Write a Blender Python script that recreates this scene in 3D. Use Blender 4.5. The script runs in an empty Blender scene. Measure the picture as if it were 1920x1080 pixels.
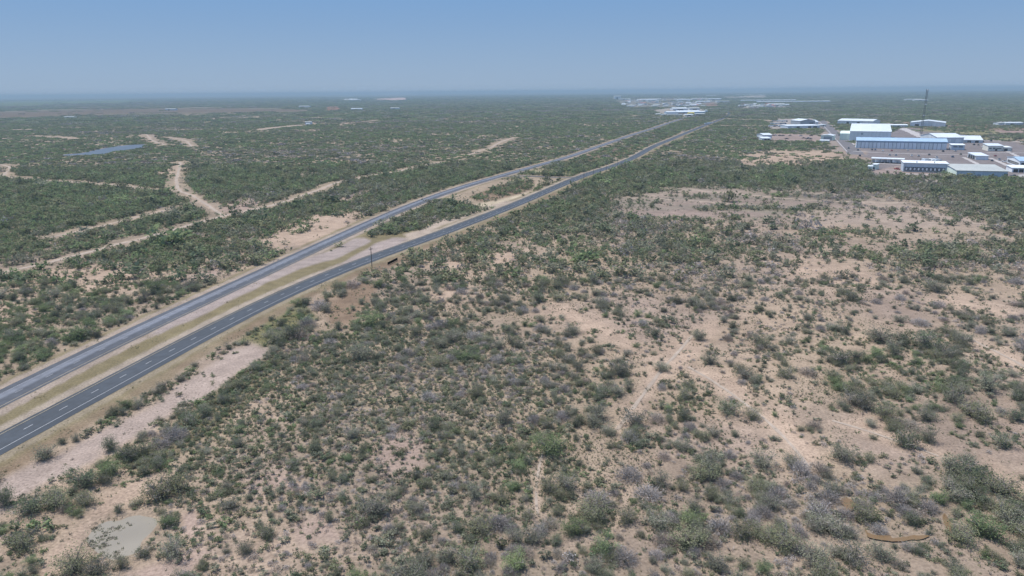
import bpy, math, random
import numpy as np
from mathutils import Matrix, Vector

S = bpy.context.scene
COL = S.collection
rng = np.random.default_rng(11)
random.seed(5)

# ------------------------------------------------------------------ camera
F, H = 1321.3, 88.0                    # focal length in photo pixels, flying height in metres
HORIZON, SLOPE = 171.5, 17.0 / 1920.0
PITCH, ROLL = math.atan((540 - HORIZON) / F), math.atan(SLOPE)
cp, sp, ct, st = math.cos(PITCH), math.sin(PITCH), math.cos(ROLL), math.sin(ROLL)
cd = bpy.data.cameras.new('camera'); cam = bpy.data.objects.new('camera', cd); COL.objects.link(cam)
cd.sensor_width = 36; cd.lens = 36 * F / 1920; cd.clip_start = 1; cd.clip_end = 120000
R_, U_, F_ = Vector((1, 0, 0)), Vector((0, sp, cp)), Vector((0, cp, -sp))
cx, cy, cz = ct * R_ - st * U_, st * R_ + ct * U_, -F_
M = Matrix((cx, cy, cz)).transposed().to_4x4(); M.translation = (0, 0, H)
cam.matrix_world = M
S.camera = cam

# ------------------------------------------------------------------ world, sun, exposure
SUN_EL, SUN_AZ = math.radians(66), math.radians(-55)        # azimuth from +Y, positive to the right
w = bpy.data.worlds.new('World'); S.world = w; w.use_nodes = True
nt = w.node_tree; bg = nt.nodes['Background']
sky = nt.nodes.new('ShaderNodeTexSky'); sky.sky_type = 'NISHITA'; sky.sun_disc = False
sky.sun_elevation = SUN_EL; sky.sun_rotation = SUN_AZ
sky.air_density = 1.0; sky.dust_density = 0.4; sky.ozone_density = 2.0; sky.altitude = 100
tc = nt.nodes.new('ShaderNodeTexCoord'); sx = nt.nodes.new('ShaderNodeSeparateXYZ'); nt.links.new(tc.outputs['Generated'], sx.inputs[0])
mr = nt.nodes.new('ShaderNodeMapRange'); mr.interpolation_type = 'SMOOTHSTEP'; mr.inputs[1].default_value = .08; mr.inputs[2].default_value = .75; mr.inputs[3].default_value = .97; mr.inputs[4].default_value = 0
mr2 = nt.nodes.new('ShaderNodeMapRange'); mr2.inputs[1].default_value = 0; mr2.inputs[2].default_value = .15
dust = nt.nodes.new('ShaderNodeMix'); dust.data_type = 'RGBA'; dust.inputs[6].default_value = (1.27, 1.75, 2.42, 1); dust.inputs[7].default_value = (.62, 1.32, 2.50, 1)
air = nt.nodes.new('ShaderNodeMix'); air.data_type = 'RGBA'                 # low in the sky the dusty blue air hides Nishita's yellow horizon
nt.links.new(sx.outputs[2], mr.inputs[0]); nt.links.new(sx.outputs[2], mr2.inputs[0]); nt.links.new(mr2.outputs[0], dust.inputs[0])
nt.links.new(mr.outputs[0], air.inputs[0]); nt.links.new(sky.outputs[0], air.inputs[6]); nt.links.new(dust.outputs[2], air.inputs[7])
nt.links.new(air.outputs[2], bg.inputs[0]); bg.inputs[1].default_value = 0.15
sl = bpy.data.lights.new('sun', 'SUN'); sl.energy = 3.3; sl.angle = math.radians(0.5); sl.color = (1, .94, .86)
sun = bpy.data.objects.new('sun', sl); COL.objects.link(sun)
sd = Vector((math.sin(SUN_AZ) * math.cos(SUN_EL), math.cos(SUN_AZ) * math.cos(SUN_EL), math.sin(SUN_EL)))
sun.rotation_euler = sd.to_track_quat('Z', 'Y').to_euler()
S.view_settings.view_transform = 'Standard'; S.view_settings.look = 'None'
S.view_settings.exposure = 0.68; S.view_settings.gamma = 1
HAZE = 0.98e-4
S.cycles.max_bounces = 5; S.cycles.diffuse_bounces = 3; S.cycles.glossy_bounces = 2
S.cycles.transmission_bounces = 2; S.cycles.transparent_max_bounces = 4; S.cycles.volume_bounces = 1

# ------------------------------------------------------------------ pixels of the survey photo <-> metres
def G(px, py, z=0.0):
    u = np.asarray(px, float) - 960; v = 540 - np.asarray(py, float)
    uu = u * ct + v * st; vv = -u * st + v * ct
    dx, dy, dz = uu, F * cp + vv * sp, -F * sp + vv * cp
    s = (z - H) / np.minimum(dz, -1e-3)
    return dx * s, dy * s
def P(x, y, z=0.0):
    x = np.asarray(x, float); y = np.asarray(y, float); zz = np.asarray(z, float) - H
    f = np.maximum(y * cp - zz * sp, 1.0); vv = y * sp + zz * cp
    uu = x / f * F; vv = vv / f * F
    return 960 + uu * ct - vv * st, 540 - (uu * st + vv * ct)
def rise(px, pyb, pyt):
    """height of an upright thing whose foot is at pyb and whose top is at pyt"""
    hz = HORIZON - (px - 960) * SLOPE
    return H * (pyb - pyt) / (pyb - hz)

# ------------------------------------------------------------------ noise
def _h(ix, iy, s):
    n = (ix.astype(np.int64) * 374761393 + iy.astype(np.int64) * 668265263 + s * 982451653) & 0x7fffffff
    n = ((n ^ (n >> 13)) * 1274126177) & 0x7fffffff
    n = n ^ (n >> 16)
    return (n & 0xffff) / 65535.0
def vnoise(x, y, s=0):
    ix, iy = np.floor(x), np.floor(y); fx, fy = x - ix, y - iy
    fx = fx * fx * (3 - 2 * fx); fy = fy * fy * (3 - 2 * fy)
    a, b = _h(ix, iy, s), _h(ix + 1, iy, s); c, d = _h(ix, iy + 1, s), _h(ix + 1, iy + 1, s)
    return (a + (b - a) * fx) * (1 - fy) + (c + (d - c) * fx) * fy
def fbm(x, y, s=0, o=3):
    t = 0; a = .5; n = 0
    for k in range(o):
        t = t + a * vnoise(x * 2 ** k + 17.3 * k, y * 2 ** k - 9.1 * k, s + k); n += a; a *= .55
    return t / n
def sstep(a, b, x):
    t = np.clip((x - a) / (b - a), 0, 1); return t * t * (3 - 2 * t)

# ------------------------------------------------------------------ tags, meshes, materials
def tag(o, label=None, cat=None, group=None, kind=None):
    if label: o['label'] = label
    if cat: o['category'] = cat
    if group: o['group'] = group
    if kind: o['kind'] = kind
    return o
def mesh(name, V, Fc, mats, mi=None, smooth=False):
    me = bpy.data.meshes.new(name)
    me.from_pydata([tuple(v) for v in V], [], [tuple(f) for f in Fc])
    for m in (mats if isinstance(mats, (list, tuple)) else [mats]): me.materials.append(m)
    if mi is not None: me.polygons.foreach_set('material_index', np.asarray(mi, np.int32))
    if smooth: me.polygons.foreach_set('use_smooth', np.ones(len(me.polygons), bool))
    me.update()
    return me
def fastmesh(name, V, Fc, mats, mi=None):
    """V (n,3) array, Fc (m,k) array with k constant"""
    V = np.asarray(V, np.float32); Fc = np.asarray(Fc, np.int32)
    me = bpy.data.meshes.new(name); m, k = Fc.shape
    me.vertices.add(len(V)); me.vertices.foreach_set('co', V.ravel())
    me.loops.add(m * k); me.loops.foreach_set('vertex_index', Fc.ravel())
    me.polygons.add(m); me.polygons.foreach_set('loop_start', np.arange(0, m * k, k, dtype=np.int32))
    for q in (mats if isinstance(mats, (list, tuple)) else [mats]): me.materials.append(q)
    if mi is not None: me.polygons.foreach_set('material_index', np.asarray(mi, np.int32))
    me.update(calc_edges=True)
    return me
def link(name, me, parent=None, loc=(0, 0, 0), rz=0):
    o = bpy.data.objects.new(name, me); COL.objects.link(o)
    o.location = loc; o.rotation_euler = (0, 0, rz)
    if parent: o.parent = parent
    return o
class MB:
    def __init__(s): s.V, s.F, s.m = [], [], []
    def box(s, x0, x1, y0, y1, z0, z1, m=0):
        b = len(s.V)
        s.V += [(x0, y0, z0), (x1, y0, z0), (x1, y1, z0), (x0, y1, z0), (x0, y0, z1), (x1, y0, z1), (x1, y1, z1), (x0, y1, z1)]
        s.F += [(b, b+3, b+2, b+1), (b+4, b+5, b+6, b+7), (b, b+1, b+5, b+4), (b+1, b+2, b+6, b+5), (b+2, b+3, b+7, b+6), (b+3, b, b+4, b+7)]
        s.m += [m] * 6; return s
    def prism(s, pts, a0, a1, axis='y', m=0):
        """pts: outline in the two other axes, extruded from a0 to a1 along axis"""
        b = len(s.V); n = len(pts)
        for a in (a0, a1):
            for (p, q) in pts: s.V.append((p, a, q) if axis == 'y' else ((a, p, q) if axis == 'x' else (p, q, a)))
        s.F += [tuple(range(b, b + n)), tuple(range(b + 2 * n - 1, b + n - 1, -1))]
        s.F += [(b + i, b + n + i, b + n + (i + 1) % n, b + (i + 1) % n) for i in range(n)]
        s.m += [m] * (n + 2); return s
    def tube(s, p, q, r0, r1, n=6, m=0):
        p, q = Vector(p), Vector(q); d = (q - p).normalized()
        a = d.orthogonal().normalized(); c = d.cross(a); b = len(s.V)
        for (o, r) in ((p, r0), (q, r1)):
            for i in range(n):
                t = 2 * math.pi * i / n; s.V.append(tuple(o + (a * math.cos(t) + c * math.sin(t)) * r))
        s.F += [(b + i, b + (i + 1) % n, b + n + (i + 1) % n, b + n + i) for i in range(n)]
        s.F += [tuple(range(b + n - 1, b - 1, -1)), tuple(range(b + n, b + 2 * n))]
        s.m += [m] * (n + 2); return s
    def me(s, name, mats): return mesh(name, s.V, s.F, mats, s.m)
    def build(s, name, mats, parent=None, loc=(0, 0, 0), rz=0): return link(name, s.me(name, mats), parent, loc, rz)
def empty(name, loc, rz=0):
    o = bpy.data.objects.new(name, None); COL.objects.link(o); o.location = loc; o.rotation_euler = (0, 0, rz)
    o.empty_display_size = 1; return o

def nodes(name):
    m = bpy.data.materials.new(name); m.use_nodes = True; t = m.node_tree
    return m, t, t.nodes['Principled BSDF']
def N(t, kind, **kw):
    n = t.nodes.new(kind)
    for k, v in kw.items(): setattr(n, k, v)
    return n
def noise_fac(t, scale, detail=4, lo=.35, hi=.65, vec=None, out=None):
    n = N(t, 'ShaderNodeTexNoise'); n.inputs['Scale'].default_value = scale; n.inputs['Detail'].default_value = detail
    if vec: t.links.new(vec, n.inputs['Vector'])
    r = N(t, 'ShaderNodeMapRange'); r.inputs[1].default_value = lo; r.inputs[2].default_value = hi
    if out: r.inputs[3].default_value, r.inputs[4].default_value = out
    t.links.new(n.outputs[0], r.inputs[0]); return r.outputs[0]
def mixc(t, fac, a, b, mode='MIX'):
    n = N(t, 'ShaderNodeMix', data_type='RGBA', blend_type=mode)
    for s, v in ((0, fac), (6, a), (7, b)):
        if hasattr(v, 'is_linked') or hasattr(v, 'links'): t.links.new(v, n.inputs[s])
        else: n.inputs[s].default_value = v if s == 0 else (*v, 1)
    return n.outputs[2]
def mat(name, rgb, rough=.7, metal=0, var=.18, scale=.6, spec=.3, streak=False):
    """a worn plain surface: two scales of mottling on one colour"""
    m, t, b = nodes(name)
    geo = N(t, 'ShaderNodeNewGeometry'); vec = geo.outputs['Position']
    if streak:
        mp = N(t, 'ShaderNodeMapping'); mp.inputs['Scale'].default_value = (1, 1, .12); t.links.new(vec, mp.inputs[0]); vec = mp.outputs[0]
    f1 = noise_fac(t, scale, 5, .3, .7, vec, (1 - var, 1 + var)); f2 = noise_fac(t, scale * .12, 3, .3, .7, vec, (1 - var * .6, 1 + var * .6))
    mu = N(t, 'ShaderNodeMath', operation='MULTIPLY'); t.links.new(f1, mu.inputs[0]); t.links.new(f2, mu.inputs[1])
    hs = N(t, 'ShaderNodeHueSaturation'); hs.inputs['Color'].default_value = (*rgb, 1); t.links.new(mu.outputs[0], hs.inputs['Value'])
    t.links.new(hs.outputs[0], b.inputs['Base Color'])
    b.inputs['Roughness'].default_value = rough; b.inputs['Metallic'].default_value = metal; b.inputs['Specular IOR Level'].default_value = spec
    return m
def leafmat(name, rgb, hue=.012, trans=.4):
    m, t, b = nodes(name); t.nodes.remove(b); out = t.nodes['Material Output']
    oi = N(t, 'ShaderNodeObjectInfo'); geo = N(t, 'ShaderNodeNewGeometry')
    v1 = N(t, 'ShaderNodeMapRange'); v1.inputs[3].default_value, v1.inputs[4].default_value = .72, 1.28
    t.links.new(oi.outputs['Random'], v1.inputs[0])
    v2 = N(t, 'ShaderNodeMapRange'); v2.inputs[3].default_value, v2.inputs[4].default_value = .8, 1.22
    t.links.new(geo.outputs['Random Per Island'], v2.inputs[0])
    mu = N(t, 'ShaderNodeMath', operation='MULTIPLY'); t.links.new(v1.outputs[0], mu.inputs[0]); t.links.new(v2.outputs[0], mu.inputs[1])
    h = N(t, 'ShaderNodeMapRange'); h.inputs[3].default_value, h.inputs[4].default_value = .5 - hue, .5 + hue
    sc = N(t, 'ShaderNodeMath', operation='FRACT'); m3 = N(t, 'ShaderNodeMath', operation='MULTIPLY'); m3.inputs[1].default_value = 7.31
    t.links.new(oi.outputs['Random'], m3.inputs[0]); t.links.new(m3.outputs[0], sc.inputs[0]); t.links.new(sc.outputs[0], h.inputs[0])
    hs = N(t, 'ShaderNodeHueSaturation'); hs.inputs['Color'].default_value = (*[q * 1.08 for q in rgb], 1); hs.inputs['Saturation'].default_value = .92
    t.links.new(mu.outputs[0], hs.inputs['Value']); t.links.new(h.outputs[0], hs.inputs['Hue'])
    d = N(t, 'ShaderNodeBsdfDiffuse'); tr = N(t, 'ShaderNodeBsdfTranslucent'); mx = N(t, 'ShaderNodeMixShader'); mx.inputs[0].default_value = trans
    for s in (d, tr): t.links.new(hs.outputs[0], s.inputs['Color'])
    t.links.new(d.outputs[0], mx.inputs[1]); t.links.new(tr.outputs[0], mx.inputs[2]); t.links.new(mx.outputs[0], out.inputs[0])
    return m

# ------------------------------------------------------------------ lines of the place (photo pixels)
RIGHT_ROAD = [(-60,861),(47.5,808.1),(111,771),(170,738.7),(222.5,709),(270.5,683.3),(314.5,660),(355.5,637.5),(392.5,618),(427.5,599.5),(460,583),(520,553.5),
    (604,517),(654,497),(703.7,479.5),(749,464),(793,449),(860,424),(900,408.5),(943.8,392),(1000,368.5),(1064,340.5),(1106,324),(1140,314.5),(1166.6,304.5),(1193,292),(1224.6,274.5),(1253.6,262.8),(1285,249.5),(1330,231.7),(1359,220),(1367,213),(1364,208.5),(1367,205)]
LEFT_ROAD = [(-60,781),(0,749),(45.7,726.7),(98.7,700),(156.5,671.3),(204.7,648.4),(300,601),(365,571),(442.6,538),(544,488),(580,471.5),(639,445),(700,416),(735,401),
    (783.8,381),(820,367),(885,345.5),(951,327),(1008,311),(1065.4,295),(1101.5,282.5),(1144.4,267.5),(1189,252),(1224,241),(1269,225.8),(1304.4,214.4),(1330,209),(1366.7,204.6),(1389,201.5),(1420,198.5),(1450,196.5)]
CROSSOVER = [(935,332),(955,328.8),(990,329.6),(1030,331.8),(1066,335),(1085,332.5)]
TRACKS = {
 'long': (4.6, [(-40,524),(0,513),(50,500),(108,486),(173,471),(231,455),(289,442.5),(325,431.7),(361,421),(415,406),(469.5,395.6),(523.7,381),(578,363),(632,343),(686,330.5),(740.5,322.5),(776.6,313.8),(805,307),(831,303)]),
 'ridge': (4.5, [(877.7,291),(900,283),(921,276),(939,266),(964,258)]),
 'fork': (3.8, [(418,405),(390,384.7),(361,368.5),(336,356),(331,338),(335,320),(337.7,304)]),
 'west': (3.6, [(340,357),(282,355),(235,348.6),(180.6,344.8),(108,339.4),(65,337),(21.7,333.5),(7,329),(14,322),(20,318),(14,311),(-5,308)]),
 'sandy': (3.6, [(95,446),(130,438),(173,428),(217,417),(271,406),(325,391)]),
 'dam': (4.5, [(274.5,252),(285,263),(310.6,273)]),
 'bank': (4.0, [(314,257),(347,263.5),(359,274.6)]),
 'pasture': (6.0, [(60,255),(100,256.5),(144.5,260)]),
 'clearing': (16, [(485,243.5),(510,240),(541.7,236.7),(566,234.6)]),
 'ranch': (5, [(1363,222.5),(1400,224),(1440,225.5),(1458,229)]),
 'yardside': (4, [(1350,236),(1385,234.6),(1440,236)]),
 'neck': (1.5, [(1158,805),(1185,765),(1215,725),(1262,668),(1300,625)]), 'lane': (1.3, [(1290,690),(1370,735),(1440,790),(1490,830),(1520,880)]), 'shelf': (1.2, [(1560,790),(1660,815),(1760,855)]), 'edge': (1.5, [(1790,620),(1860,655),(1930,692)]),
 'trail': (.8, [(1008,965),(1000,925),(1010,885),(1018,850)]),
 'field': (3.2, [(1225,352),(1300,357),(1400,366),(1500,374),(1600,379),(1700,381)]),
 'field2': (2.6, [(1180,372),(1290,377),(1390,383),(1480,388)]),
}
def catmull(pts, n):
    p = np.array(pts, float); p = np.vstack([2 * p[0] - p[1], p, 2 * p[-1] - p[-2]]); out = []
    for i in range(1, len(p) - 2):
        t = np.linspace(0, 1, n, endpoint=False)[:, None]; a, b, c, d = p[i-1:i+3]
        out.append(.5 * (2 * b + (c - a) * t + (2 * a - 5 * b + 4 * c - d) * t**2 + (3 * b - a - 3 * c + d) * t**3))
    return np.vstack([np.vstack(out), p[-2]])
def line_world(pts, step=6.0, smooth=6):
    q = catmull(pts, 14); x, y = G(q[:, 0], q[:, 1]); W = np.stack([x, y], 1)
    L = np.r_[0, np.cumsum(np.linalg.norm(np.diff(W, axis=0), axis=1))]
    n = max(4, int(L[-1] / step)); s = np.linspace(0, L[-1], n + 1)
    W = np.stack([np.interp(s, L, W[:, 0]), np.interp(s, L, W[:, 1])], 1)
    for _ in range(3):
        k = min(smooth, max(1, (len(W) // 6))); pad = np.vstack([2 * W[0] - W[1:k+1][::-1], W, 2 * W[-1] - W[-k-1:-1][::-1]])
        W = np.stack([np.convolve(pad[:, j], np.ones(2 * k + 1) / (2 * k + 1), 'valid') for j in (0, 1)], 1)
    return W
RR = line_world(RIGHT_ROAD); LR = line_world(LEFT_ROAD); XR = line_world(CROSSOVER, 4, 4)
TR = {k: (wd, line_world(p, 5, 2)) for k, (wd, p) in TRACKS.items()}
def normals(W):
    t = np.gradient(W, axis=0); t /= np.linalg.norm(t, axis=1)[:, None]; return np.stack([-t[:, 1], t[:, 0]], 1)
def seg_dist(x, y, W, thin=1):
    """signed distance (left of travel positive) to a polyline"""
    W = W[::thin] if thin > 1 else W
    best = np.full(x.shape, 1e9); sg = np.zeros(x.shape)
    lo, hi = W.min(0) - 120, W.max(0) + 120
    sel = (x > lo[0]) & (x < hi[0]) & (y > lo[1]) & (y < hi[1])
    xs, ys = x[sel], y[sel]; b = best[sel]; g = sg[sel]
    for i in range(len(W) - 1):
        a = W[i]; d = W[i+1] - a; l2 = d @ d
        t = np.clip(((xs - a[0]) * d[0] + (ys - a[1]) * d[1]) / l2, 0, 1)
        ex, ey = xs - a[0] - t * d[0], ys - a[1] - t * d[1]; q = ex * ex + ey * ey
        m = q < b; b[m] = q[m]; g[m] = np.sign(d[0] * ey[m] - d[1] * ex[m])
    best[sel] = b; sg[sel] = g
    return np.sqrt(best) * np.where(sg == 0, 1, sg)

# ------------------------------------------------------------------ what grows where: cover (0-9), greenness (0-9) on a grid of the photo
GX = np.arange(0, 1921, 120)
GY = np.array([170, 200, 225, 255, 285, 315, 345, 375, 405, 435, 470, 505, 545, 600, 660, 720, 780, 840, 900, 960, 1020, 1090])
COVER = [
 "88888888888888888",
 "55556777777677888",
 "77777677777888888",
 "66777777888888876",
 "98988888888999995",
 "99988888898999995",
 "89986888889888889",
 "88767887885544569",
 "88877767787322347",
 "76766457666544446",
 "76676557556655567",
 "66563355665645554",
 "44455355553544353",
 "55554465543434354",
 "66654877654445454",
 "55555767764545454",
 "66554677665335444",
 "44466667764534343",
 "33356667654656564",
 "44445656655666666",
 "34453455655555655",
 "55544667777776565"]
GREEN = [
 "66666666666666666",
 "44445555555555666",
 "66666655566666665",
 "66655555566666654",
 "88766566677666664",
 "77766655577777764",
 "77665556666666678",
 "77665556665443347",
 "77655555555533346",
 "76655655544434345",
 "66665565443444545",
 "66666555443333343",
 "66666555544333334",
 "66666654454333333",
 "77665344444333333",
 "66654333444443333",
 "66654333343333444",
 "55544333344433444",
 "66653222454333443",
 "65543223544333444",
 "55443233444333444",
 "65443334543334444"]
CG = np.array([[int(c) for c in r] for r in COVER], float) / 9; GG = np.array([[int(c) for c in r] for r in GREEN], float) / 9
def grid(A, px, py):
    gx = np.clip(px / 120, 0, 15.999); gy = np.clip(np.interp(py, GY, np.arange(len(GY))), 0, len(GY) - 1.001)
    i, j = gx.astype(int), gy.astype(int); a, b = gx - i, gy - j
    return (A[j, i] * (1 - a) + A[j, i+1] * a) * (1 - b) + (A[j+1, i] * (1 - a) + A[j+1, i+1] * a) * b
TAN, PINK, CALICHE = (.46, .355, .27), (.40, .31, .255), (.42, .345, .295)
GRASS, BROWN, DRY = (.225, .192, .112), (.255, .188, .132), (.30, .265, .17)
PAVE, YARD = (.235, .212, .208), (.33, .265, .235)
# (outline in photo pixels, soil colour, cover or None, softness in pixels)
ZONES = [
 ([(-60,925),(120,850),(300,745),(430,655),(480,646),(510,655),(440,712),(330,765),(250,820),(180,866),(100,905),(0,965),(-60,1000)], CALICHE, .04, 8),
 ([(60,1080),(150,1000),(215,930),(290,880),(330,880),(300,905),(230,950),(180,1010),(110,1090)], TAN, .1, 8),
 ([(340,960),(370,945),(385,985),(350,1010)], PINK, .1, 6), ([(230,1080),(380,1015),(400,1030),(330,1090)], PINK, .12, 8),
 ([(600,560),(680,525),(720,530),(660,600),(610,605)], BROWN, .22, 10),
 ([(690,850),(740,800),(800,830),(800,880),(740,890)], PINK, .3, 20), ([(540,985),(600,960),(640,1000),(560,1020)], PINK, .25, 16),
 ([(455,900),(520,880),(560,915),(480,940)], PINK, .4, 20),
 ([(800,545),(860,535),(900,560),(850,580)], TAN, 0.30, 18), ([(780,480),(860,455),(1000,470),(1010,500),(860,520)], TAN, 0.50, 24),
 ([(985,588),(1040,572),(1130,600),(1250,665),(1235,680),(1120,630),(1010,610)], TAN, 0.22, 15),
 ([(1235,650),(1290,610),(1330,590),(1345,610),(1285,680),(1230,720),(1180,770),(1160,760),(1210,700)], TAN, 0.17, 12),
 ([(1165,760),(1210,730),(1205,790),(1165,800)], TAN, 0.18, 12),
 ([(1290,680),(1380,700),(1420,760),(1480,800),(1440,800),(1360,740),(1280,700)], TAN, 0.25, 15),
 ([(1560,790),(1640,770),(1720,820),(1790,850),(1760,865),(1660,825)], TAN, 0.30, 15),
 ([(1740,560),(1800,545),(1860,560),(1900,590),(1830,588),(1750,580)], TAN, 0.16, 15), ([(1800,625),(1850,640),(1920,680),(1925,700),(1840,665)], TAN, 0.22, 12),
 ([(1500,480),(1620,500),(1680,530),(1600,545),(1480,520)], TAN, 0.40, 21), ([(1820,840),(1870,870),(1925,905),(1925,930),(1850,890)], TAN, 0.20, 13),
 ([(1440,760),(1490,790),(1540,850),(1520,870),(1460,810)], TAN, 0.35, 15),
 ([(1150,372),(1230,352),(1320,343),(1460,350),(1640,368),(1720,385),(1640,404),(1420,412),(1240,408),(1160,396)], (.27,.235,.19), .36, 18),
 ([(1200,362),(1330,354),(1470,360),(1460,365),(1330,361),(1220,368)], (.36,.29,.235), .14, 5), ([(1230,376),(1400,372),(1560,380),(1660,388),(1560,388),(1400,380),(1240,384)], (.33,.265,.22), .16, 5),
 ([(1170,392),(1290,390),(1420,396),(1440,404),(1290,404),(1190,402)], (.33,.26,.22), .18, 6), ([(1300,384),(1420,383),(1560,391),(1570,397),(1420,392),(1310,391)], (.22,.20,.13), .72, 4),
 ([(1400,358),(1500,362),(1600,370),(1590,376),(1480,370)], (.25,.215,.16), .45, 5), ([(1600,374),(1680,380),(1760,390),(1700,394),(1620,384)], (.38,.31,.25), .1, 4),
 ([(240,862),(300,812),(350,770),(430,712),(500,668),(535,676),(470,745),(400,800),(330,850),(270,885)], (.24,.20,.13), .9, 8), ([(440,640),(500,600),(560,570),(590,590),(540,640),(480,655)], (.20,.19,.10), .45, 8),
 ([(1480,398),(1640,388),(1780,400),(1880,425),(1700,428),(1520,415)], (.38,.31,.25), .3, 8),
 ([(1690,430),(1800,425),(1900,445),(1800,455),(1700,447)], (.37,.30,.23), .25, 6),
 ([(1380,300),(1420,288),(1500,282),(1590,284),(1600,296),(1520,312),(1400,312)], TAN, .36, 7),
 ([(60,505),(180,490),(320,510),(250,540),(80,560)], TAN, .45, 10), ([(330,520),(400,500),(420,512),(350,535)], PINK, .3, 8),
 ([(470,460),(560,405),(640,388),(690,400),(620,430),(520,470)], TAN, .35, 8), ([(400,395),(440,378),(490,380),(450,405)], PINK, .25, 6),
 ([(530,455),(600,425),(650,412),(640,425),(560,465)], TAN, .12, 5), ([(0,560),(60,552),(100,590),(0,640)], TAN, .5, 10),
 ([(520,330),(560,318),(600,322),(560,336)], PINK, .4, 6), ([(630,372),(690,352),(700,360),(650,378)], PINK, .35, 5),
 ([(285,325),(330,312),(340,320),(300,330)], TAN, .3, 4), ([(-20,210),(200,203),(420,202),(590,205),(560,210),(200,215),(-20,222)], (.17,.13,.095), .12, 3),
 ([(-20,190),(250,186),(270,192),(0,200)], (.12,.16,.06), .1, 2), ([(606,204),(618,199),(634,199),(640,206),(612,208)], (.30,.15,.11), .15, 2),
 ([(690,186),(760,182.5),(768,186.5),(740,189)], (.62,.45,.38), .0, 1), ([(630,187),(665,184),(668,188)], (.5,.46,.42), .1, 1),
 # median of the highway
 ([(-60,800),(200,662),(400,566),(560,492),(700,424),(790,380),(900,380),(900,408),(700,470),(520,545),(300,655),(-60,840)], GRASS, 0, 5),
 ([(690,440),(735,405),(800,376),(845,372),(895,392),(915,392),(860,412),(790,428),(745,440)], GRASS, .93, 5),
 ([(815,372),(860,350),(930,334),(1000,336),(1050,342),(1000,360),(910,392),(870,385)], (.37,.30,.22), .06, 5),
 ([(880,372),(930,350),(970,338),(1004,342),(1004,352),(960,370),(915,384)], BROWN, .5, 4),
 ([(890,386),(960,366),(990,362),(930,388),(900,394)], (.55,.47,.34), .03, 3),
 ([(960,322),(1020,316),(1080,318),(1066,332),(1000,327)], DRY, .35, 3),
 ([(1030,318),(1040,308),(1100,296),(1160,276),(1260,240),(1310,222),(1352,212),(1362,214),(1330,227),(1250,259),(1190,284),(1120,313),(1075,325)], BROWN, .95, 2.5),
 ([(712,492),(735,480),(760,478),(762,488),(738,502),(716,506)], BROWN, .0, 3),
 # paved and graveled yards
 ([(1600,284),(1620,268),(1640,252),(1700,238),(1745,240),(1800,262),(1860,262),(1990,282),(1990,350),(1890,331),(1770,326),(1640,328),(1632,312)], PAVE, 0, 1.5),
 ([(1626,322),(1700,308),(1780,330),(1700,330)], YARD, .05, 1.5),
 ([(1436,253),(1460,251),(1540,254),(1545,266),(1460,264),(1436,262)], YARD, 0, 1), ([(1438,241),(1456,223),(1530,222),(1540,236),(1530,240)], (.36,.33,.30), 0, 1),
 ([(1530,228),(1552,226),(1582,252),(1614,284),(1604,290),(1565,286),(1546,252)], (.33,.28,.24), 0, 1),
 ([(1560,284),(1612,280),(1640,300),(1600,300)], (.34,.27,.22), .1, 2),
 ([(1700,244),(1760,240),(1920,248),(1930,258),(1830,262),(1790,250)], (.26,.24,.13), .5, 2), ([(1850,240),(1930,242),(1930,250),(1880,249)], (.36,.27,.24), .2, 1.5),
 ([(1640,236),(1720,228),(1790,230),(1920,240),(1920,246),(1740,242)], BROWN, .55, 2),
 # town
 ([(1150,188),(1200,184),(1290,184),(1350,186),(1350,198),(1280,202),(1180,202)], (.27,.25,.22), .22, 2), ([(1322,194),(1340,192.5),(1348,198),(1326,199)], (.31,.19,.15), .1, 1.2),
 ([(1300,195),(1316,195),(1316,198),(1300,199)], (.30,.20,.16), .1, .8), ([(1225,206),(1250,203),(1320,204),(1318,215),(1240,216)], (.36,.33,.29), 0, 1),
 ([(1385,196),(1480,194),(1480,203),(1390,204)], (.30,.28,.25), .2, 1), ([(1340,182),(1440,178),(1440,183),(1360,184)], (.40,.36,.30), .1, 1),
]
PADS = [([(280,622),(365,578),(440,545),(545,495),(600,470),(664,443),(684,443),(699,449),(651,469.5),(580,494),(520,521),(442,558),(300,623)], (.375,.32,.29), 2.2),
 ([(540,536),(595,508),(654,479.5),(703,456),(740,446),(768,447),(735,472),(690,484),(600,522),(550,545)], (.365,.31,.28), 2.2),
 ([(760,440),(830,412),(900,392),(950,374),(960,376),(900,400),(830,426),(770,450)], (.46,.385,.31), 2.5)]
PONDS = {
 'pond': [(152,1012),(165,990),(182,975),(205,968),(222,968),(240,961),(262,958),(285,962),(302,968),(304,985),(292,1003),(274,1020),(268,1042),(240,1052),(222,1060),(200,1058),(178,1045),(160,1030)],
 'puddle': [(1574,940),(1584,934),(1596,936),(1603,945),(1598,957),(1586,958),(1582,950)],
 'ditch': [(1619,990),(1628,998),(1646,1003),(1668,1003),(1676,1008),(1700,1005),(1722,1002),(1744,1004),(1724,1011),(1700,1013),(1676,1014),(1650,1012),(1630,1006)],
 'rill': [(1772,962),(1780,975),(1786,992),(1780,996),(1772,984),(1768,968)],
 'lake': [(110,291),(130,289),(152,287),(185,280),(215,275),(245,271.5),(272,271),(270,276),(245,280),(215,284),(185,290),(150,291),(125,292.5)],
}
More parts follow.
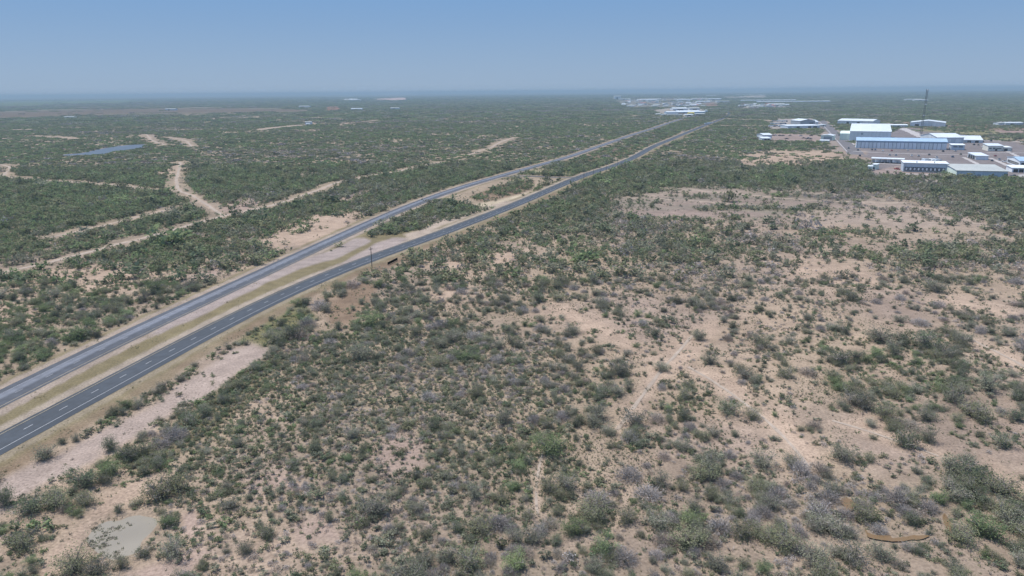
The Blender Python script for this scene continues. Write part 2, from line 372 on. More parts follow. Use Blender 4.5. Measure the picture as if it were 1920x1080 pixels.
def poly_mask(px, py, poly, soft):
    p = np.array(poly, float); out = np.zeros(px.shape)
    sel = (px > p[:, 0].min() - soft * 2) & (px < p[:, 0].max() + soft * 2) & (py > p[:, 1].min() - soft * 2) & (py < p[:, 1].max() + soft * 2)
    if not sel.any(): return out
    X, Y = px[sel], py[sel]; ins = np.zeros(X.shape, bool); d2 = np.full(X.shape, 1e12); n = len(p)
    for i in range(n):
        (x0, y0), (x1, y1) = p[i], p[(i + 1) % n]
        c = ((y0 > Y) != (y1 > Y))
        with np.errstate(divide='ignore', invalid='ignore'): xi = (x1 - x0) * (Y - y0) / (y1 - y0 if y1 != y0 else 1e-9) + x0
        ins ^= c & (X < xi)
        dx, dy = x1 - x0, y1 - y0; t = np.clip(((X - x0) * dx + (Y - y0) * dy) / (dx * dx + dy * dy + 1e-9), 0, 1)
        d2 = np.minimum(d2, (X - x0 - t * dx) ** 2 + (Y - y0 - t * dy) ** 2)
    d = np.sqrt(d2) * np.where(ins, 1, -1); out[sel] = sstep(-soft, soft, d); return out
def jit(x, y):
    a = np.clip(.015 * np.hypot(x, y), 1.4, 14)
    return x + a * (fbm(x / (a * 4), y / (a * 4), 31) - .5) * 2.4, y + a * (fbm(x / (a * 4), y / (a * 4), 57) - .5) * 4.5
def road_offsets(x, y): return seg_dist(x, y, RR, 3), seg_dist(x, y, LR, 3)
def survey(x, y, soil=False):
    """cover, greenness (and soil colour) of the land at x, y"""
    jx, jy = jit(x, y); px, py = P(jx, jy); qx, qy = P(x, y)
    c = grid(CG, px, py); g = grid(GG, px, py)
    rg = np.hypot(x, y); ff = sstep(420, 800, rg)                 # wider swings of cover, and greener drains, out on the plain
    c = np.clip(c + ff * ((fbm(x / 260, y / 150, 301) - .5) * .55), 0, 1); g = np.clip(g + ff * (fbm(x / 330, y / 190, 322) - .5) * .9, 0, 1)
    dr = ff * (1 - sstep(.012, .05, np.abs(fbm(x / 520, y / 420, 341, 2) - .5))); c = np.maximum(c, dr * .97); g = np.clip(g + .3 * dr, 0, 1)
    col = None
    if soil:
        r = np.hypot(x, y)
        tone = fbm(x / 55, y / 55, 3)[:, None]; k = sstep(.35, .65, tone)
        col = np.array(TAN) * k + np.array(PINK) * (1 - k)
        lit = (np.clip(c * 1.3 - .12, 0, 1) * .62)[:, None]
        col = col * (1 - lit) + np.array((.245, .215, .145)) * lit
    for poly, rgb, cov, soft in ZONES:
        m = poly_mask(px, py, poly, soft)
        if cov is not None: c = c * (1 - m) + cov * m
        if soil: col = col * (1 - m[:, None]) + np.array(rgb) * m[:, None]
    if soil:
        far = (sstep(1800, 5200, r) * np.clip(c * 1.3, 0, 1) * .92)[:, None]
        band = fbm(x / 900, y / 260, 8)[:, None]
        col = col * (1 - far) + (np.array((.105, .125, .08)) * (.35 + 1.3 * band)) * far
    sr, sl_ = road_offsets(x, y)
    wob = 2.2 * (fbm(x / 9, y / 9, 71) - .5) * 2
    near = np.hypot(x, y) < 700
    verge_r = (sr + wob < 10) & (sr + wob > np.where(near, -17.5, -15)); verge_l = (sl_ + wob < 12.5) & (sl_ + wob > -11)
    xo = np.abs(seg_dist(x, y, XR) + 4) < 14
    v = verge_r | verge_l | xo
    c = np.where(v, 0, c)
    if soil:
        vr = (sstep(-18, -14.5, sr + wob) * (1 - sstep(9, 13, sr + wob)))[:, None]; vl = (sstep(-13, -10, sl_ + wob) * (1 - sstep(11, 14, sl_ + wob)))[:, None]
        gcol = np.array(GRASS) + (np.array(BROWN) - np.array(GRASS)) * sstep(-9.5, -13, sr + wob)[:, None] * .8
        gg = sstep(.35, .7, fbm(x / 14, y / 14, 19))[:, None]; gcol = gcol * (1 - .35 * gg) + np.array(DRY) * .35 * gg
        vv = np.maximum(vr, vl) * .92
        col = col * (1 - vv) + gcol * vv
        for lo, hi, so in ((4.6, 8.6, sr), (-9.4, -6.2, sr)):
            mm = (sstep(lo - .6, lo + .4, so + wob * .35) * (1 - sstep(hi - .8, hi + .8, so + wob * .35)))[:, None] * (1 if lo > 0 else .45)
            col = col * (1 - mm) + np.array((.39, .335, .27)) * mm
        for lo, hi in ((6.2, 10), (-8.6, -4.6)):
            mm = (sstep(lo - .6, lo + .4, sl_ + wob * .35) * (1 - sstep(hi - .8, hi + .8, sl_ + wob * .35)))[:, None]
            col = col * (1 - mm) + np.array((.375, .315, .26)) * mm
    if soil:
        for poly, rgb, soft in PADS:
            m = (poly_mask(px, py, poly, soft) * ((sr > 4.5) & (sl_ < -4.5)))[:, None]; col = col * (1 - m) + np.array(rgb) * m
    for k, (wd, W) in TR.items():
        d = np.abs(seg_dist(x, y, W)) + (fbm(x / 4, y / 4, 91) - .5) * wd * .6
        mg = fbm(x / 7, y / 7, 95); c = np.where(d < wd * .62 + min(1, wd / 3.5) * (3.0 + .0042 * np.hypot(x, y)) * np.clip(mg * 2.0 + .3, .6, 1.5), np.minimum(c, .22 * (d > wd * .7)), c)
        if soil:
            m = (1 - sstep(wd * .42, wd * .75 + .5, d))[:, None]; col = col * (1 - m) + np.array((.47, .37, .285)) * m
    for k, poly in PONDS.items():
        m = poly_mask(qx, qy, poly, 2.0 if k == 'lake' else 4); c = np.where(m > .45, 0, c)
        if soil and k != 'lake':
            m = poly_mask(qx, qy, poly, 12)[:, None] * .5; col = col * (1 - m) + np.array((.27, .225, .17)) * m
    return (c, g, col) if soil else (c, g)

# ------------------------------------------------------------------ relief
def height(x, y):
    x = np.asarray(x, float); y = np.asarray(y, float); r = np.hypot(x, y)
    sr, sl_ = road_offsets(x, y); px, py = P(x, y)
    keep = sstep(16, 40, np.minimum(np.abs(sr), np.abs(sl_)))
    for k, poly in PONDS.items(): keep = keep * (1 - poly_mask(px, py, poly, 14 if k != 'lake' else 6))
    keep = keep * (1 - sstep(620, 800, r) * sstep(1250, 1400, px)) * (1 - sstep(900, 1500, r))
    return keep * ((fbm(x / 42, y / 42, 5) - .5) * 2.6 + (fbm(x / 9, y / 9, 6) - .5) * .7)

# ------------------------------------------------------------------ ground: one sheet to the horizon
def ground_material():
    m, t, b = nodes('dry_soil'); at = N(t, 'ShaderNodeAttribute', attribute_name='soil')
    pos = N(t, 'ShaderNodeNewGeometry').outputs['Position']
    a = noise_fac(t, 1.6, 6, .3, .7, pos, (.72, 1.2)); c = noise_fac(t, .16, 4, .3, .7, pos, (.86, 1.14)); e = noise_fac(t, .02, 3, .35, .65, pos, (.90, 1.10))
    f = N(t, 'ShaderNodeMath', operation='MULTIPLY'); t.links.new(a, f.inputs[0]); t.links.new(c, f.inputs[1])
    f2 = N(t, 'ShaderNodeMath', operation='MULTIPLY'); t.links.new(f.outputs[0], f2.inputs[0]); t.links.new(e, f2.inputs[1])
    hs = N(t, 'ShaderNodeHueSaturation'); t.links.new(at.outputs['Color'], hs.inputs['Color']); t.links.new(f2.outputs[0], hs.inputs['Value'])
    # stones, dry stalks, droppings and painted-in tuft shadow: scattered dark and pale specks
    vo = N(t, 'ShaderNodeTexVoronoi'); vo.inputs['Scale'].default_value = .9; t.links.new(pos, vo.inputs['Vector'])
    r = N(t, 'ShaderNodeMapRange'); r.inputs[1].default_value = .10; r.inputs[2].default_value = .26; r.inputs[3].default_value = .75; r.inputs[4].default_value = 0
    t.links.new(vo.outputs['Distance'], r.inputs[0])
    cl = noise_fac(t, .07, 3, .45, .62, pos)
    mm = N(t, 'ShaderNodeMath', operation='MULTIPLY'); t.links.new(r.outputs[0], mm.inputs[0]); t.links.new(cl, mm.inputs[1])
    out = mixc(t, mm.outputs[0], hs.outputs[0], (.10, .085, .055))
    t.links.new(out, b.inputs['Base Color']); b.inputs['Roughness'].default_value = 1; b.inputs['Specular IOR Level'].default_value = .05
    bp = N(t, 'ShaderNodeBump'); bp.inputs['Strength'].default_value = .5; bp.inputs['Distance'].default_value = .35
    n = N(t, 'ShaderNodeTexNoise'); n.inputs['Scale'].default_value = .55; n.inputs['Detail'].default_value = 7; t.links.new(pos, n.inputs['Vector'])
    t.links.new(n.outputs[0], bp.inputs['Height']); t.links.new(bp.outputs[0], b.inputs['Normal'])
    return m
rows = [-400, -150, 0, 40, 70, 85]
y = 95.0
while y < 46000: rows.append(y); y *= 1.0085 if y < 2600 else (1.014 if y < 9000 else 1.05)
rows = np.array(rows); cols = np.linspace(-1.5, 1.5, 541); cols = cols * (.62 + .38 * np.abs(cols / 1.5) ** 2)
gy = np.repeat(rows, len(cols)); gx = np.tile(cols, len(rows)) * np.maximum(gy, 70)
cv, gr, so = survey(gx, gy, True)
gz = height(gx, gy)
nr, nc = len(rows), len(cols)
idx = np.arange(nr * nc).reshape(nr, nc)
Fq = np.stack([idx[:-1, :-1], idx[:-1, 1:], idx[1:, 1:], idx[1:, :-1]], -1).reshape(-1, 4)
gm = fastmesh('ground', np.stack([gx, gy, gz], 1), Fq, ground_material())
at = gm.attributes.new('soil', 'FLOAT_COLOR', 'POINT')
so = so * np.array([.71, .69, .68])
at.data.foreach_set('color', np.concatenate([so, np.ones((len(so), 1))], 1).astype(np.float32).ravel())
gm.polygons.foreach_set('use_smooth', np.ones(len(gm.polygons), bool))
tag(link('ground', gm), 'flat sandy ground of the dry brush country', kind='structure')

# ------------------------------------------------------------------ roads
def strip(name, W, s0, s1, z, m, wob=0, label=None, i0=0, i1=None, build=True, hz=False):
    n = normals(W); W2 = W[i0:i1]; n = n[i0:i1]; k = np.arange(len(W2))
    w0 = wob * (vnoise(k * .9, k * 0, 7) - .5) * 2; w1 = wob * (vnoise(k * .8, k * 0 + 5, 9) - .5) * 2
    a = W2 + n * (s0 + w0)[:, None] if wob else W2 + n * s0; b = W2 + n * (s1 + w1)[:, None] if wob else W2 + n * s1
    mid = (a + b) / 2
    V = np.zeros((len(W2), 3, 3)); V[:, 0, :2] = a; V[:, 1, :2] = mid; V[:, 2, :2] = b
    V[:, :, 2] = z
    if hz: V[:, :, 2] += height(V[:, :, 0].ravel(), V[:, :, 1].ravel()).reshape(-1, 3)
    idx = np.arange(len(W2) * 3).reshape(-1, 3)
    Fc = np.concatenate([np.stack([idx[:-1, j+1], idx[:-1, j], idx[1:, j], idx[1:, j+1]], -1) for j in (0, 1)])
    if not build: return V.reshape(-1, 3), Fc
    me = fastmesh(name, V.reshape(-1, 3), Fc, m)
    at = me.attributes.new('side', 'FLOAT', 'POINT'); sv = np.tile([s0, (s0 + s1) / 2, s1], len(W2)).astype(np.float32)
    at.data.foreach_set('value', sv)
    return tag(link(name, me), label, kind='structure')
def asphalt(name, base, worn, lo, hi):
    m, t, b = nodes(name); pos = N(t, 'ShaderNodeNewGeometry').outputs['Position']
    at = N(t, 'ShaderNodeAttribute', attribute_name='side')
    def band(c, w, amt):
        s = N(t, 'ShaderNodeMath', operation='SUBTRACT'); s.inputs[1].default_value = c; t.links.new(at.outputs['Fac'], s.inputs[0])
        a = N(t, 'ShaderNodeMath', operation='ABSOLUTE'); t.links.new(s.outputs[0], a.inputs[0])
        r = N(t, 'ShaderNodeMapRange', interpolation_type='SMOOTHSTEP'); r.inputs[1].default_value = w; r.inputs[2].default_value = w * .55; r.inputs[3].default_value = 0; r.inputs[4].default_value = amt
        t.links.new(a.outputs[0], r.inputs[0]); return r.outputs[0]
    nf = noise_fac(t, .35, 5, .3, .7, pos, (.82, 1.18)); n2 = noise_fac(t, .03, 3, .35, .65, pos, (.9, 1.12))
    mu = N(t, 'ShaderNodeMath', operation='MULTIPLY'); t.links.new(nf, mu.inputs[0]); t.links.new(n2, mu.inputs[1])
    col = mixc(t, band((lo + hi) / 2, (hi - lo) / 2, 1), base, worn)
    for c in (-2.75, -.95, .95, 2.75): col = mixc(t, band(c, .5, .16), col, (.028, .029, .032))
    hs = N(t, 'ShaderNodeHueSaturation'); t.links.new(col, hs.inputs['Color']); t.links.new(mu.outputs[0], hs.inputs['Value'])
    t.links.new(hs.outputs[0], b.inputs['Base Color']); b.inputs['Roughness'].default_value = .75; b.inputs['Specular IOR Level'].default_value = .35
    return m
asph_new = asphalt('dark_asphalt', (.030, .038, .048), (.036, .045, .056), -3.7, 3.7)
asph_old = asphalt('worn_asphalt', (.052, .058, .070), (.125, .135, .158), .1, 4.1)
asph_plain = mat('plain_asphalt', (.085, .082, .08), .85)
strip('highway', RR, -6.5, 4.9, .05, asph_new, .12, 'dark two lane carriageway nearer the field')
strip('highway', LR, -4.9, 6.5, .05, asph_old, .12, 'older grey carriageway beyond the median with a pale worn lane')
strip('crossover_road', XR, -3.6, 3.6, .035, asph_plain, .2, 'short dark crossover road between the carriageways')
white = mat('white_road_paint', (.40, .405, .41), .6, var=.2, scale=2); yellow = mat('faded_yellow_paint', (.36, .29, .17), .65, var=.2, scale=2)
faded = mat('faded_white_paint', (.27, .275, .29), .65, var=.25, scale=2)
def marks(name, W, edge, far, label, wh=None):
    Vs, Fs, mi, off = [], [], [], 0
    for s, wd, k in ((edge, .17, 1), (far, .16, 0)):
        v, f = strip('', W, s - wd / 2, s + wd / 2, .062, None, build=False); Vs.append(v); Fs.append(f + off); off += len(v); mi += [k] * len(f)
    L = np.r_[0, np.cumsum(np.linalg.norm(np.diff(W, axis=0), axis=1))]; nn = normals(W)
    # phase: a dash is centred where the photo shows one
    x0, y0 = G(47.5, 808.1) if W is RR else G(45.7, 726.7)
    s0 = L[np.argmin((W[:, 0] - x0) ** 2 + (W[:, 1] - y0) ** 2)]
    s = s0 % 12.19
    while s < min(L[-1] - 4, 1500):
        pts = [(np.interp(q, L, W[:, 0]), np.interp(q, L, W[:, 1]), np.interp(q, L, nn[:, 0]), np.interp(q, L, nn[:, 1])) for q in (s - 1.52, s + 1.52)]
        v = [(px + nx * a, py + ny * a, .062) for (px, py, nx, ny) in pts for a in (-.09, .09)]
        Vs.append(np.array(v)); Fs.append(np.array([[0, 2, 3, 1]]) + off); off += 4; mi.append(0); s += 12.19
    Fs = np.concatenate(Fs); return tag(link(name, fastmesh(name, np.concatenate(Vs), Fs, [wh or white, yellow], mi)), label, kind='structure')
marks('road_marking', RR, 3.72, -3.72, 'white dashes and edge lines painted on the dark carriageway')
marks('road_marking', LR, -3.72, 3.78, 'white dashes and edge lines painted on the older carriageway', faded)
track_m = mat('track_dust', (.32, .265, .215), 1, var=.14, scale=.3, spec=.05)
TL = {'neck': 'narrow sandy trail through the central sand clearing', 'lane': 'sandy trail slanting down from the widest clearing', 'shelf': 'sandy trail on the right hand bench', 'edge': 'sandy trail running out at the right edge', 'trail': 'thin pale trail in the speckled grass patch',
 'long': 'pale dirt track running across the brush left of the highway', 'ridge': 'short pale dirt track far beyond the long track', 'fork': 'wide dirt fork joining the long track',
      'west': 'dirt track winding toward the left edge below the lake', 'sandy': 'faint sandy track above the long dirt track', 'dam': 'pale earth bank right of the lake', 'bank': 'second pale earth bank right of the lake',
      'pasture': 'pale open strip beyond the lake', 'clearing': 'long pale clearing far left', 'ranch': 'pale straight track from the road junction', 'yardside': 'thin pale track left of the small yard',
      'field': 'faint track across the open grey flat', 'field2': 'second faint track across the open grey flat'}
for k, (wd, W) in TR.items(): strip('dirt_track', W, -wd * .36, wd * .36, .07, track_m, wd * .16, TL[k], hz=True)

# ------------------------------------------------------------------ water
def water_mat(name, rgb, rough, spec=.5):
    m = mat(name, rgb, rough, var=.1, scale=.08, spec=spec); return m
WM = {'pond': water_mat('muddy_water', (.225, .20, .158), .4, .2), 'puddle': water_mat('rusty_water', (.165, .105, .05), .3, .25), 'lake': water_mat('lake_water', (.07, .08, .09), .35, .25)}
WL = {'pond': 'muddy grey pond beside the sandy wash', 'puddle': 'small rust orange puddle between the bushes', 'ditch': 'curving rust orange ditch of standing water', 'rill': 'thin rusty rill under the bushes', 'lake': 'narrow blue grey lake among green trees'}
for k, poly in PONDS.items():
    q = catmull(poly + [poly[0]], 9)[:-1]; x, yv = G(q[:, 0], q[:, 1])
    if k != 'lake':
        rr = (2.2 if k == 'pond' else .7) * (fbm(x / 2.6, yv / 2.6, 4) - .5) * 2; x = x + rr; yv = yv + rr * .8
    nme = {'pond': 'pond_water', 'lake': 'lake_water'}.get(k, 'ditch_water')
    tag(link(nme, mesh(nme, [(a, b, .05) for a, b in zip(x, yv)], [list(range(len(x)))], WM.get(k, WM['puddle']))), WL[k], kind='structure')

# ------------------------------------------------------------------ plants
LEAF = {
 'bright': leafmat('leaves_bright_green', (.182, .234, .108)), 'olive': leafmat('leaves_olive', (.20, .21, .118)),
 'greygreen': leafmat('leaves_grey_green', (.222, .23, .158)), 'dark': leafmat('leaves_dark_green', (.138, .168, .098)),
 'grey': leafmat('twigs_grey', (.285, .262, .25), .02, .15), 'brown': leafmat('twigs_brown_grey', (.29, .245, .20), .02, .15)}
BARK = leafmat('bark_grey', (.27, .24, .215), .01, 0)
def unit(n): v = rng.normal(size=(n, 3)); return v / np.linalg.norm(v, axis=1)[:, None]
def cards(c, size, asp=.55):
    n = len(c); a = unit(n) * np.array([1, 1, .55]); a /= np.linalg.norm(a, axis=1)[:, None]; b = np.cross(a, unit(n) * np.array([.55, .55, 1])); b /= np.linalg.norm(b, axis=1)[:, None] + 1e-9
    s = (size * rng.uniform(.6, 1.4, n))[:, None]; a = a * s; b = b * s * asp
    V = np.stack([c - a, c - b * 1.1, c + a * .9, c + b], 1).reshape(-1, 3); return V, np.arange(4 * n).reshape(-1, 4)
def slivers(p, q, w):
    d = q - p; n = len(p); s = np.cross(d, unit(n)); s /= np.linalg.norm(s, axis=1)[:, None] + 1e-9; s *= w
    V = np.stack([p - s, p + s, q + s * .4, q - s * .4], 1).reshape(-1, 3); return V, np.arange(4 * n).reshape(-1, 4)
def tubes(segs, n=3):
    Vs, Fs, o = [], [], 0; t = np.linspace(0, 2 * np.pi, n, endpoint=False)
    for p, q, r0, r1 in segs:
        d = (q - p) / (np.linalg.norm(q - p) + 1e-9); a = np.cross(d, [.3, .9, .1]); a /= np.linalg.norm(a); b = np.cross(d, a)
        ring = np.cos(t)[:, None] * a + np.sin(t)[:, None] * b
        Vs.append(np.concatenate([p + ring * r0, q + ring * r1])); i = np.arange(n); j = (i + 1) % n
        Fs.append(np.stack([i, j, j + n, i + n], 1) + o); o += 2 * n
    return np.concatenate(Vs), np.concatenate(Fs)
def cat(parts):
    Vs, Fs, o = [], [], 0
    for v, f in parts: Vs.append(v); Fs.append(f + o); o += len(v)
    return np.concatenate(Vs), np.concatenate(Fs)
def skeleton(nst, rad=1.0, ht=1.05, thick=.035, sub=2):
    segs, tips = [], []
    for k in range(nst):
        th = 2 * np.pi * (k + rng.uniform(-.35, .35)) / nst; R = rad * rng.uniform(.35, .85); z = ht * rng.uniform(.45, .95)
        p0 = np.array([rng.normal(0, .05), rng.normal(0, .05), -.05]); p1 = np.array([np.cos(th) * R * .38, np.sin(th) * R * .38, z * .55]); p2 = np.array([np.cos(th) * R, np.sin(th) * R, z])
        r = thick * rng.uniform(.7, 1.2); segs += [(p0, p1, r, r * .7), (p1, p2, r * .7, r * .3)]; tips.append(p2)
        for _ in range(sub):
            d = p2 - p1; q = p1 + d * rng.uniform(.1, .7); e = q + unit(1)[0] * np.array([.4, .4, .25]) * rad + np.array([0, 0, .12]); segs.append((q, e, r * .45, r * .18)); tips.append(e)
    return segs, np.array(tips)
def green_shape(nst, ncl, per, leaf, twigs):
    """a spreading many-stemmed mesquite: (crown, trunk); radius about 1"""
    segs, tips = skeleton(nst); n2 = max(0, ncl - len(tips))
    d = unit(n2); d[:, 2] = np.abs(d[:, 2]) * .9 + .05; lob = .62 + .38 * np.sin(2.3 * np.arctan2(d[:, 1], d[:, 0]) + rng.uniform(0, 6)) * rng.uniform(.4, 1)
    cl = d * (rng.uniform(.45, 1.0, n2) * lob)[:, None] * np.array([1, 1, .95]) + np.array([0, 0, .12]); cl = np.concatenate([tips, cl])
    sg = rng.uniform(.09, .2, len(cl)); ids = rng.integers(0, len(cl), ncl * per)
    c = cl[ids] + rng.normal(size=(len(ids), 3)) * sg[ids][:, None] * np.array([1.15, 1.15, .75]); c[:, 2] = np.maximum(c[:, 2], .04)
    parts = [cards(c, leaf)]
    tw = None
    if twigs:
        p = cl[rng.integers(0, len(cl), twigs)] * rng.uniform(.4, .9, (twigs, 1)); q = p + unit(twigs) * rng.uniform(.15, .38, (twigs, 1)) + np.array([0, 0, .08]); tw = slivers(p, q, .007)
    T = tubes(segs); return cat(parts), cat([T, tw] if tw else [T])
def grey_shape(nst, ntw, nlf, leaf, w=.008):
    """a leafless, twiggy grey thorn bush: (twigs, branches)"""
    segs, tips = skeleton(nst, .95, .95, .025, 3); d = unit(ntw); d[:, 2] = np.abs(d[:, 2])
    p = d * rng.uniform(.25, .75, (ntw, 1)) * np.array([1, 1, .9]); q = p + (d * .6 + unit(ntw) * .6) * rng.uniform(.18, .42, (ntw, 1)); q[:, 2] = np.maximum(q[:, 2], .02)
    parts = [slivers(p, q, w)]
    dl = unit(nlf); dl[:, 2] = np.abs(dl[:, 2]); parts.append(cards(dl * rng.uniform(.55, 1.05, (nlf, 1)) * np.array([1, 1, .9]), leaf, .5))
    return cat(parts), tubes(segs)
def tuft_shape(n, lean):
    a = rng.uniform(0, 6.28, n); r = rng.uniform(0, .25, n); p = np.stack([np.cos(a) * r, np.sin(a) * r, np.zeros(n) - .03], 1)
    a2 = a + rng.normal(0, .5, n); q = p + np.stack([np.cos(a2) * lean, np.sin(a2) * lean, rng.uniform(.5, 1.0, n)], 1) * rng.uniform(.7, 1.2, (n, 1)); return slivers(p, q, .075)
def many(k, spread, nq, leaf, hgt=.8, rad=(.7, 1.3)):
    """a stand of k far bushes as one shape, each a loose heap of leaf clumps"""
    Vs = []
    for _ in range(k):
        R = rng.uniform(*rad); a = rng.uniform(0, 6.28); rr = spread * math.sqrt(rng.uniform(0, 1)); d = unit(nq); d[:, 2] = np.abs(d[:, 2])
        Vs.append(d * (rng.uniform(.4, 1, (nq, 1)) * R) * np.array([1, 1, hgt]) + np.array([math.cos(a) * rr, math.sin(a) * rr, .15]))
    return cards(np.concatenate(Vs), leaf, .75)

SHAPES = bpy.data.collections.new('plant_shapes')       # only the source of the scattered stuff, never in the scene itself
PROTO = []                                               # (kind, tone, crown mesh, trunk mesh or None)
POOL = {}
def add_proto(key, crown, trunk, tone):
    (cv_, cf), i = crown, len(PROTO)
    cm = fastmesh('crown', cv_, cf, LEAF[tone]); tm = None
    if trunk is not None:
        tm = fastmesh('trunk', *trunk, BARK); v, f = cat([crown, trunk]); mi = np.r_[np.zeros(len(cf), int), np.ones(len(trunk[1]), int)]
        jm = fastmesh('bush', v, f, [LEAF[tone], BARK], mi)
    else: jm = cm
    o = bpy.data.objects.new('plant_shape_%03d' % i, jm); SHAPES.objects.link(o)
    PROTO.append((key, tone, cm, tm)); POOL.setdefault(key + (tone,), []).append(i)
GT = ('bright', 'olive', 'greygreen', 'dark'); AT = ('grey', 'brown')
for tone in GT:
    for v in range(3): add_proto(('green', 0), *green_shape(7 + v, 50, 58 if tone == 'bright' else 40, .034, 160 if tone == 'bright' else 420), tone)
    for v in range(2): add_proto(('green', 1), *green_shape(3, 15, 6, .17, 10), tone)
    for v in range(2): add_proto(('small', 0), *green_shape(4, 14, 9, .15, 30), tone)
    add_proto(('small', 1), *green_shape(3, 7, 4, .32, 0), tone)
for tone in AT:
    for v in range(3): add_proto(('grey', 0), *grey_shape(9, 900, 220, .036), tone)
    for v in range(2): add_proto(('grey', 1), *grey_shape(4, 60, 34, .16, .025), tone)
    for v in range(2): add_proto(('smallgrey', 0), *grey_shape(5, 150, 70, .11, .016), tone)
    add_proto(('smallgrey', 1), *grey_shape(3, 14, 16, .28, .05), tone)
LEAF['straw'] = leafmat('straw', (.36, .315, .185), .01, .2)
for tone in ('olive', 'dark', 'greygreen', 'brown', 'straw'):
    for v in range(2): add_proto(('tuft', 0), tuft_shape(16, .45), None, tone)
for tone in GT + AT:
    add_proto(('stand', 0), many(6, 3.6, 20, .62, .85, (1.0, 2.1)), None, tone); add_proto(('stand', 0), many(8, 4.2, 16, .6, .85, (.8, 1.8)), None, tone)
    add_proto(('wood', 0), many(34, 15, 9, 1.5, .75, (1.6, 3.4)), None, tone)

def scatter(name, pts, rot, scl, pid, label):
    n = len(pts); me = bpy.data.meshes.new(name); me.vertices.add(n); me.vertices.foreach_set('co', pts.astype(np.float32).ravel())
    for nm, ty, ar in (('rot', 'FLOAT_VECTOR', rot), ('scl', 'FLOAT_VECTOR', scl), ('pid', 'INT', pid)):
        a = me.attributes.new(nm, ty, 'POINT'); a.data.foreach_set('vector' if ty == 'FLOAT_VECTOR' else 'value', np.ascontiguousarray(ar, np.int32 if ty == 'INT' else np.float32).ravel())
    o = link(name, me); g = bpy.data.node_groups.new(name + '_nodes', 'GeometryNodeTree')
    g.interface.new_socket('Geometry', in_out='INPUT', socket_type='NodeSocketGeometry'); g.interface.new_socket('Geometry', in_out='OUTPUT', socket_type='NodeSocketGeometry')
    gi, go = g.nodes.new('NodeGroupInput'), g.nodes.new('NodeGroupOutput'); ip = g.nodes.new('GeometryNodeInstanceOnPoints'); ci = g.nodes.new('GeometryNodeCollectionInfo')
    ci.inputs['Collection'].default_value = SHAPES; ci.inputs['Separate Children'].default_value = True; ci.inputs['Reset Children'].default_value = True
    def na(nm, ty):
        q = g.nodes.new('GeometryNodeInputNamedAttribute'); q.data_type = ty; q.inputs[0].default_value = nm; return q.outputs['Attribute']
    e2r = g.nodes.new('FunctionNodeEulerToRotation'); g.links.new(na('rot', 'FLOAT_VECTOR'), e2r.inputs[0])
    ip.inputs['Pick Instance'].default_value = True
    g.links.new(gi.outputs[0], ip.inputs['Points']); g.links.new(ci.outputs[0], ip.inputs['Instance']); g.links.new(na('pid', 'INT'), ip.inputs['Instance Index'])
    g.links.new(e2r.outputs[0], ip.inputs['Rotation']); g.links.new(na('scl', 'FLOAT_VECTOR'), ip.inputs['Scale']); g.links.new(ip.outputs[0], go.inputs[0])
    md = o.modifiers.new('scatter', 'NODES'); md.node_group = g
    return tag(o, label, kind='stuff')

KT = .80                                                 # half-width of the planted wedge, as a share of its distance
def lattice(y0, y1, cell):
    ys = np.arange(y0, y1, cell); out = []
    for yy in ys:
        h = KT * yy + 75; xs = np.arange(-h, h, cell); out.append(np.stack([xs, np.full(len(xs), yy)], 1))
    p = np.concatenate(out); return p + rng.uniform(-.5, .5, p.shape) * cell
def accept(x, y, c, wl, k=1.6, bias=0.0):
    n = fbm(x / wl, y / wl, 101) * .6 + fbm(x / (wl * .28), y / (wl * .28), 131) * .4; n = np.clip((n - .5) * 2.3 + .5, 0, 1)
    p = np.clip((c - n) * k + c + bias, 0, 1) * np.clip(c * 14, 0, 1)
    return rng.uniform(size=len(x)) < p
def tones(x, y, g, far=False):
    L = 1 if not far else 6
    gg = np.clip(g + (fbm(x / (38 * L), y / (38 * L), 201) - .5) * .7 + (fbm(x / (9 * L), y / (9 * L), 222) - .5) * .5, 0, 1)
    gp = np.clip(.70 - gg * 1.22, .03, .66)
    W = np.stack([np.clip((gg - .42) * 1.7, .02, .8), np.full(len(x), .34), np.clip(.85 - gg * 1.1, .05, .8), .12 + .35 * gg], 1); W = W / W.sum(1)[:, None] * (1 - gp)[:, None]
    W = np.concatenate([W, (gp * .68)[:, None], (gp * .32)[:, None]], 1); u = rng.uniform(size=len(x))[:, None]
    return np.minimum((np.cumsum(W, 1) < u).sum(1), 5)
ALLT = GT + AT
def choose(kinds, t):
    """proto index for every tone index; kinds = (green kind, grey kind)"""
    out = np.zeros(len(t), int)
    for i, tn in enumerate(ALLT):
        m = t == i; pool = np.array(POOL[(kinds[0] if i < 4 else kinds[1]) + (tn,)]); out[m] = pool[rng.integers(0, len(pool), m.sum())]
    return out
SMALL = [(350,760),(480,690),(640,625),(800,640),(1010,700),(1040,800),(960,900),(900,1010),(640,1090),(300,1090),(320,940)]
def plant(y0, y1, cell, med, sig, kinds, wl, k=1.5, bias=0., sizefac=None, cov=None):
    p = lattice(y0, y1, cell); x, y = p[:, 0], p[:, 1]; c, g = survey(x, y)
    if cov is not None: c = cov(x, y, c)
    m = accept(x, y, c, wl, k, bias); x, y, g, c = x[m], y[m], g[m], c[m]
    s = med * np.exp(rng.normal(0, sig, len(x)))
    if sizefac is not None: s = s * sizefac(x, y)
    t = tones(x, y, g); return dict(x=x, y=y, s=s, t=t, pid=choose(kinds, t), z=height(x, y), c=c)
def sf(x, y):
    px, py = P(x, y); sm = poly_mask(px, py, SMALL, 40); right = sstep(1150, 1500, px) * sstep(620, 900, py)
    sr = seg_dist(x, y, RR, 3); return (1 - .38 * sm) * (1 + .12 * right) * np.where(sr > 0, 1.05, 1) 
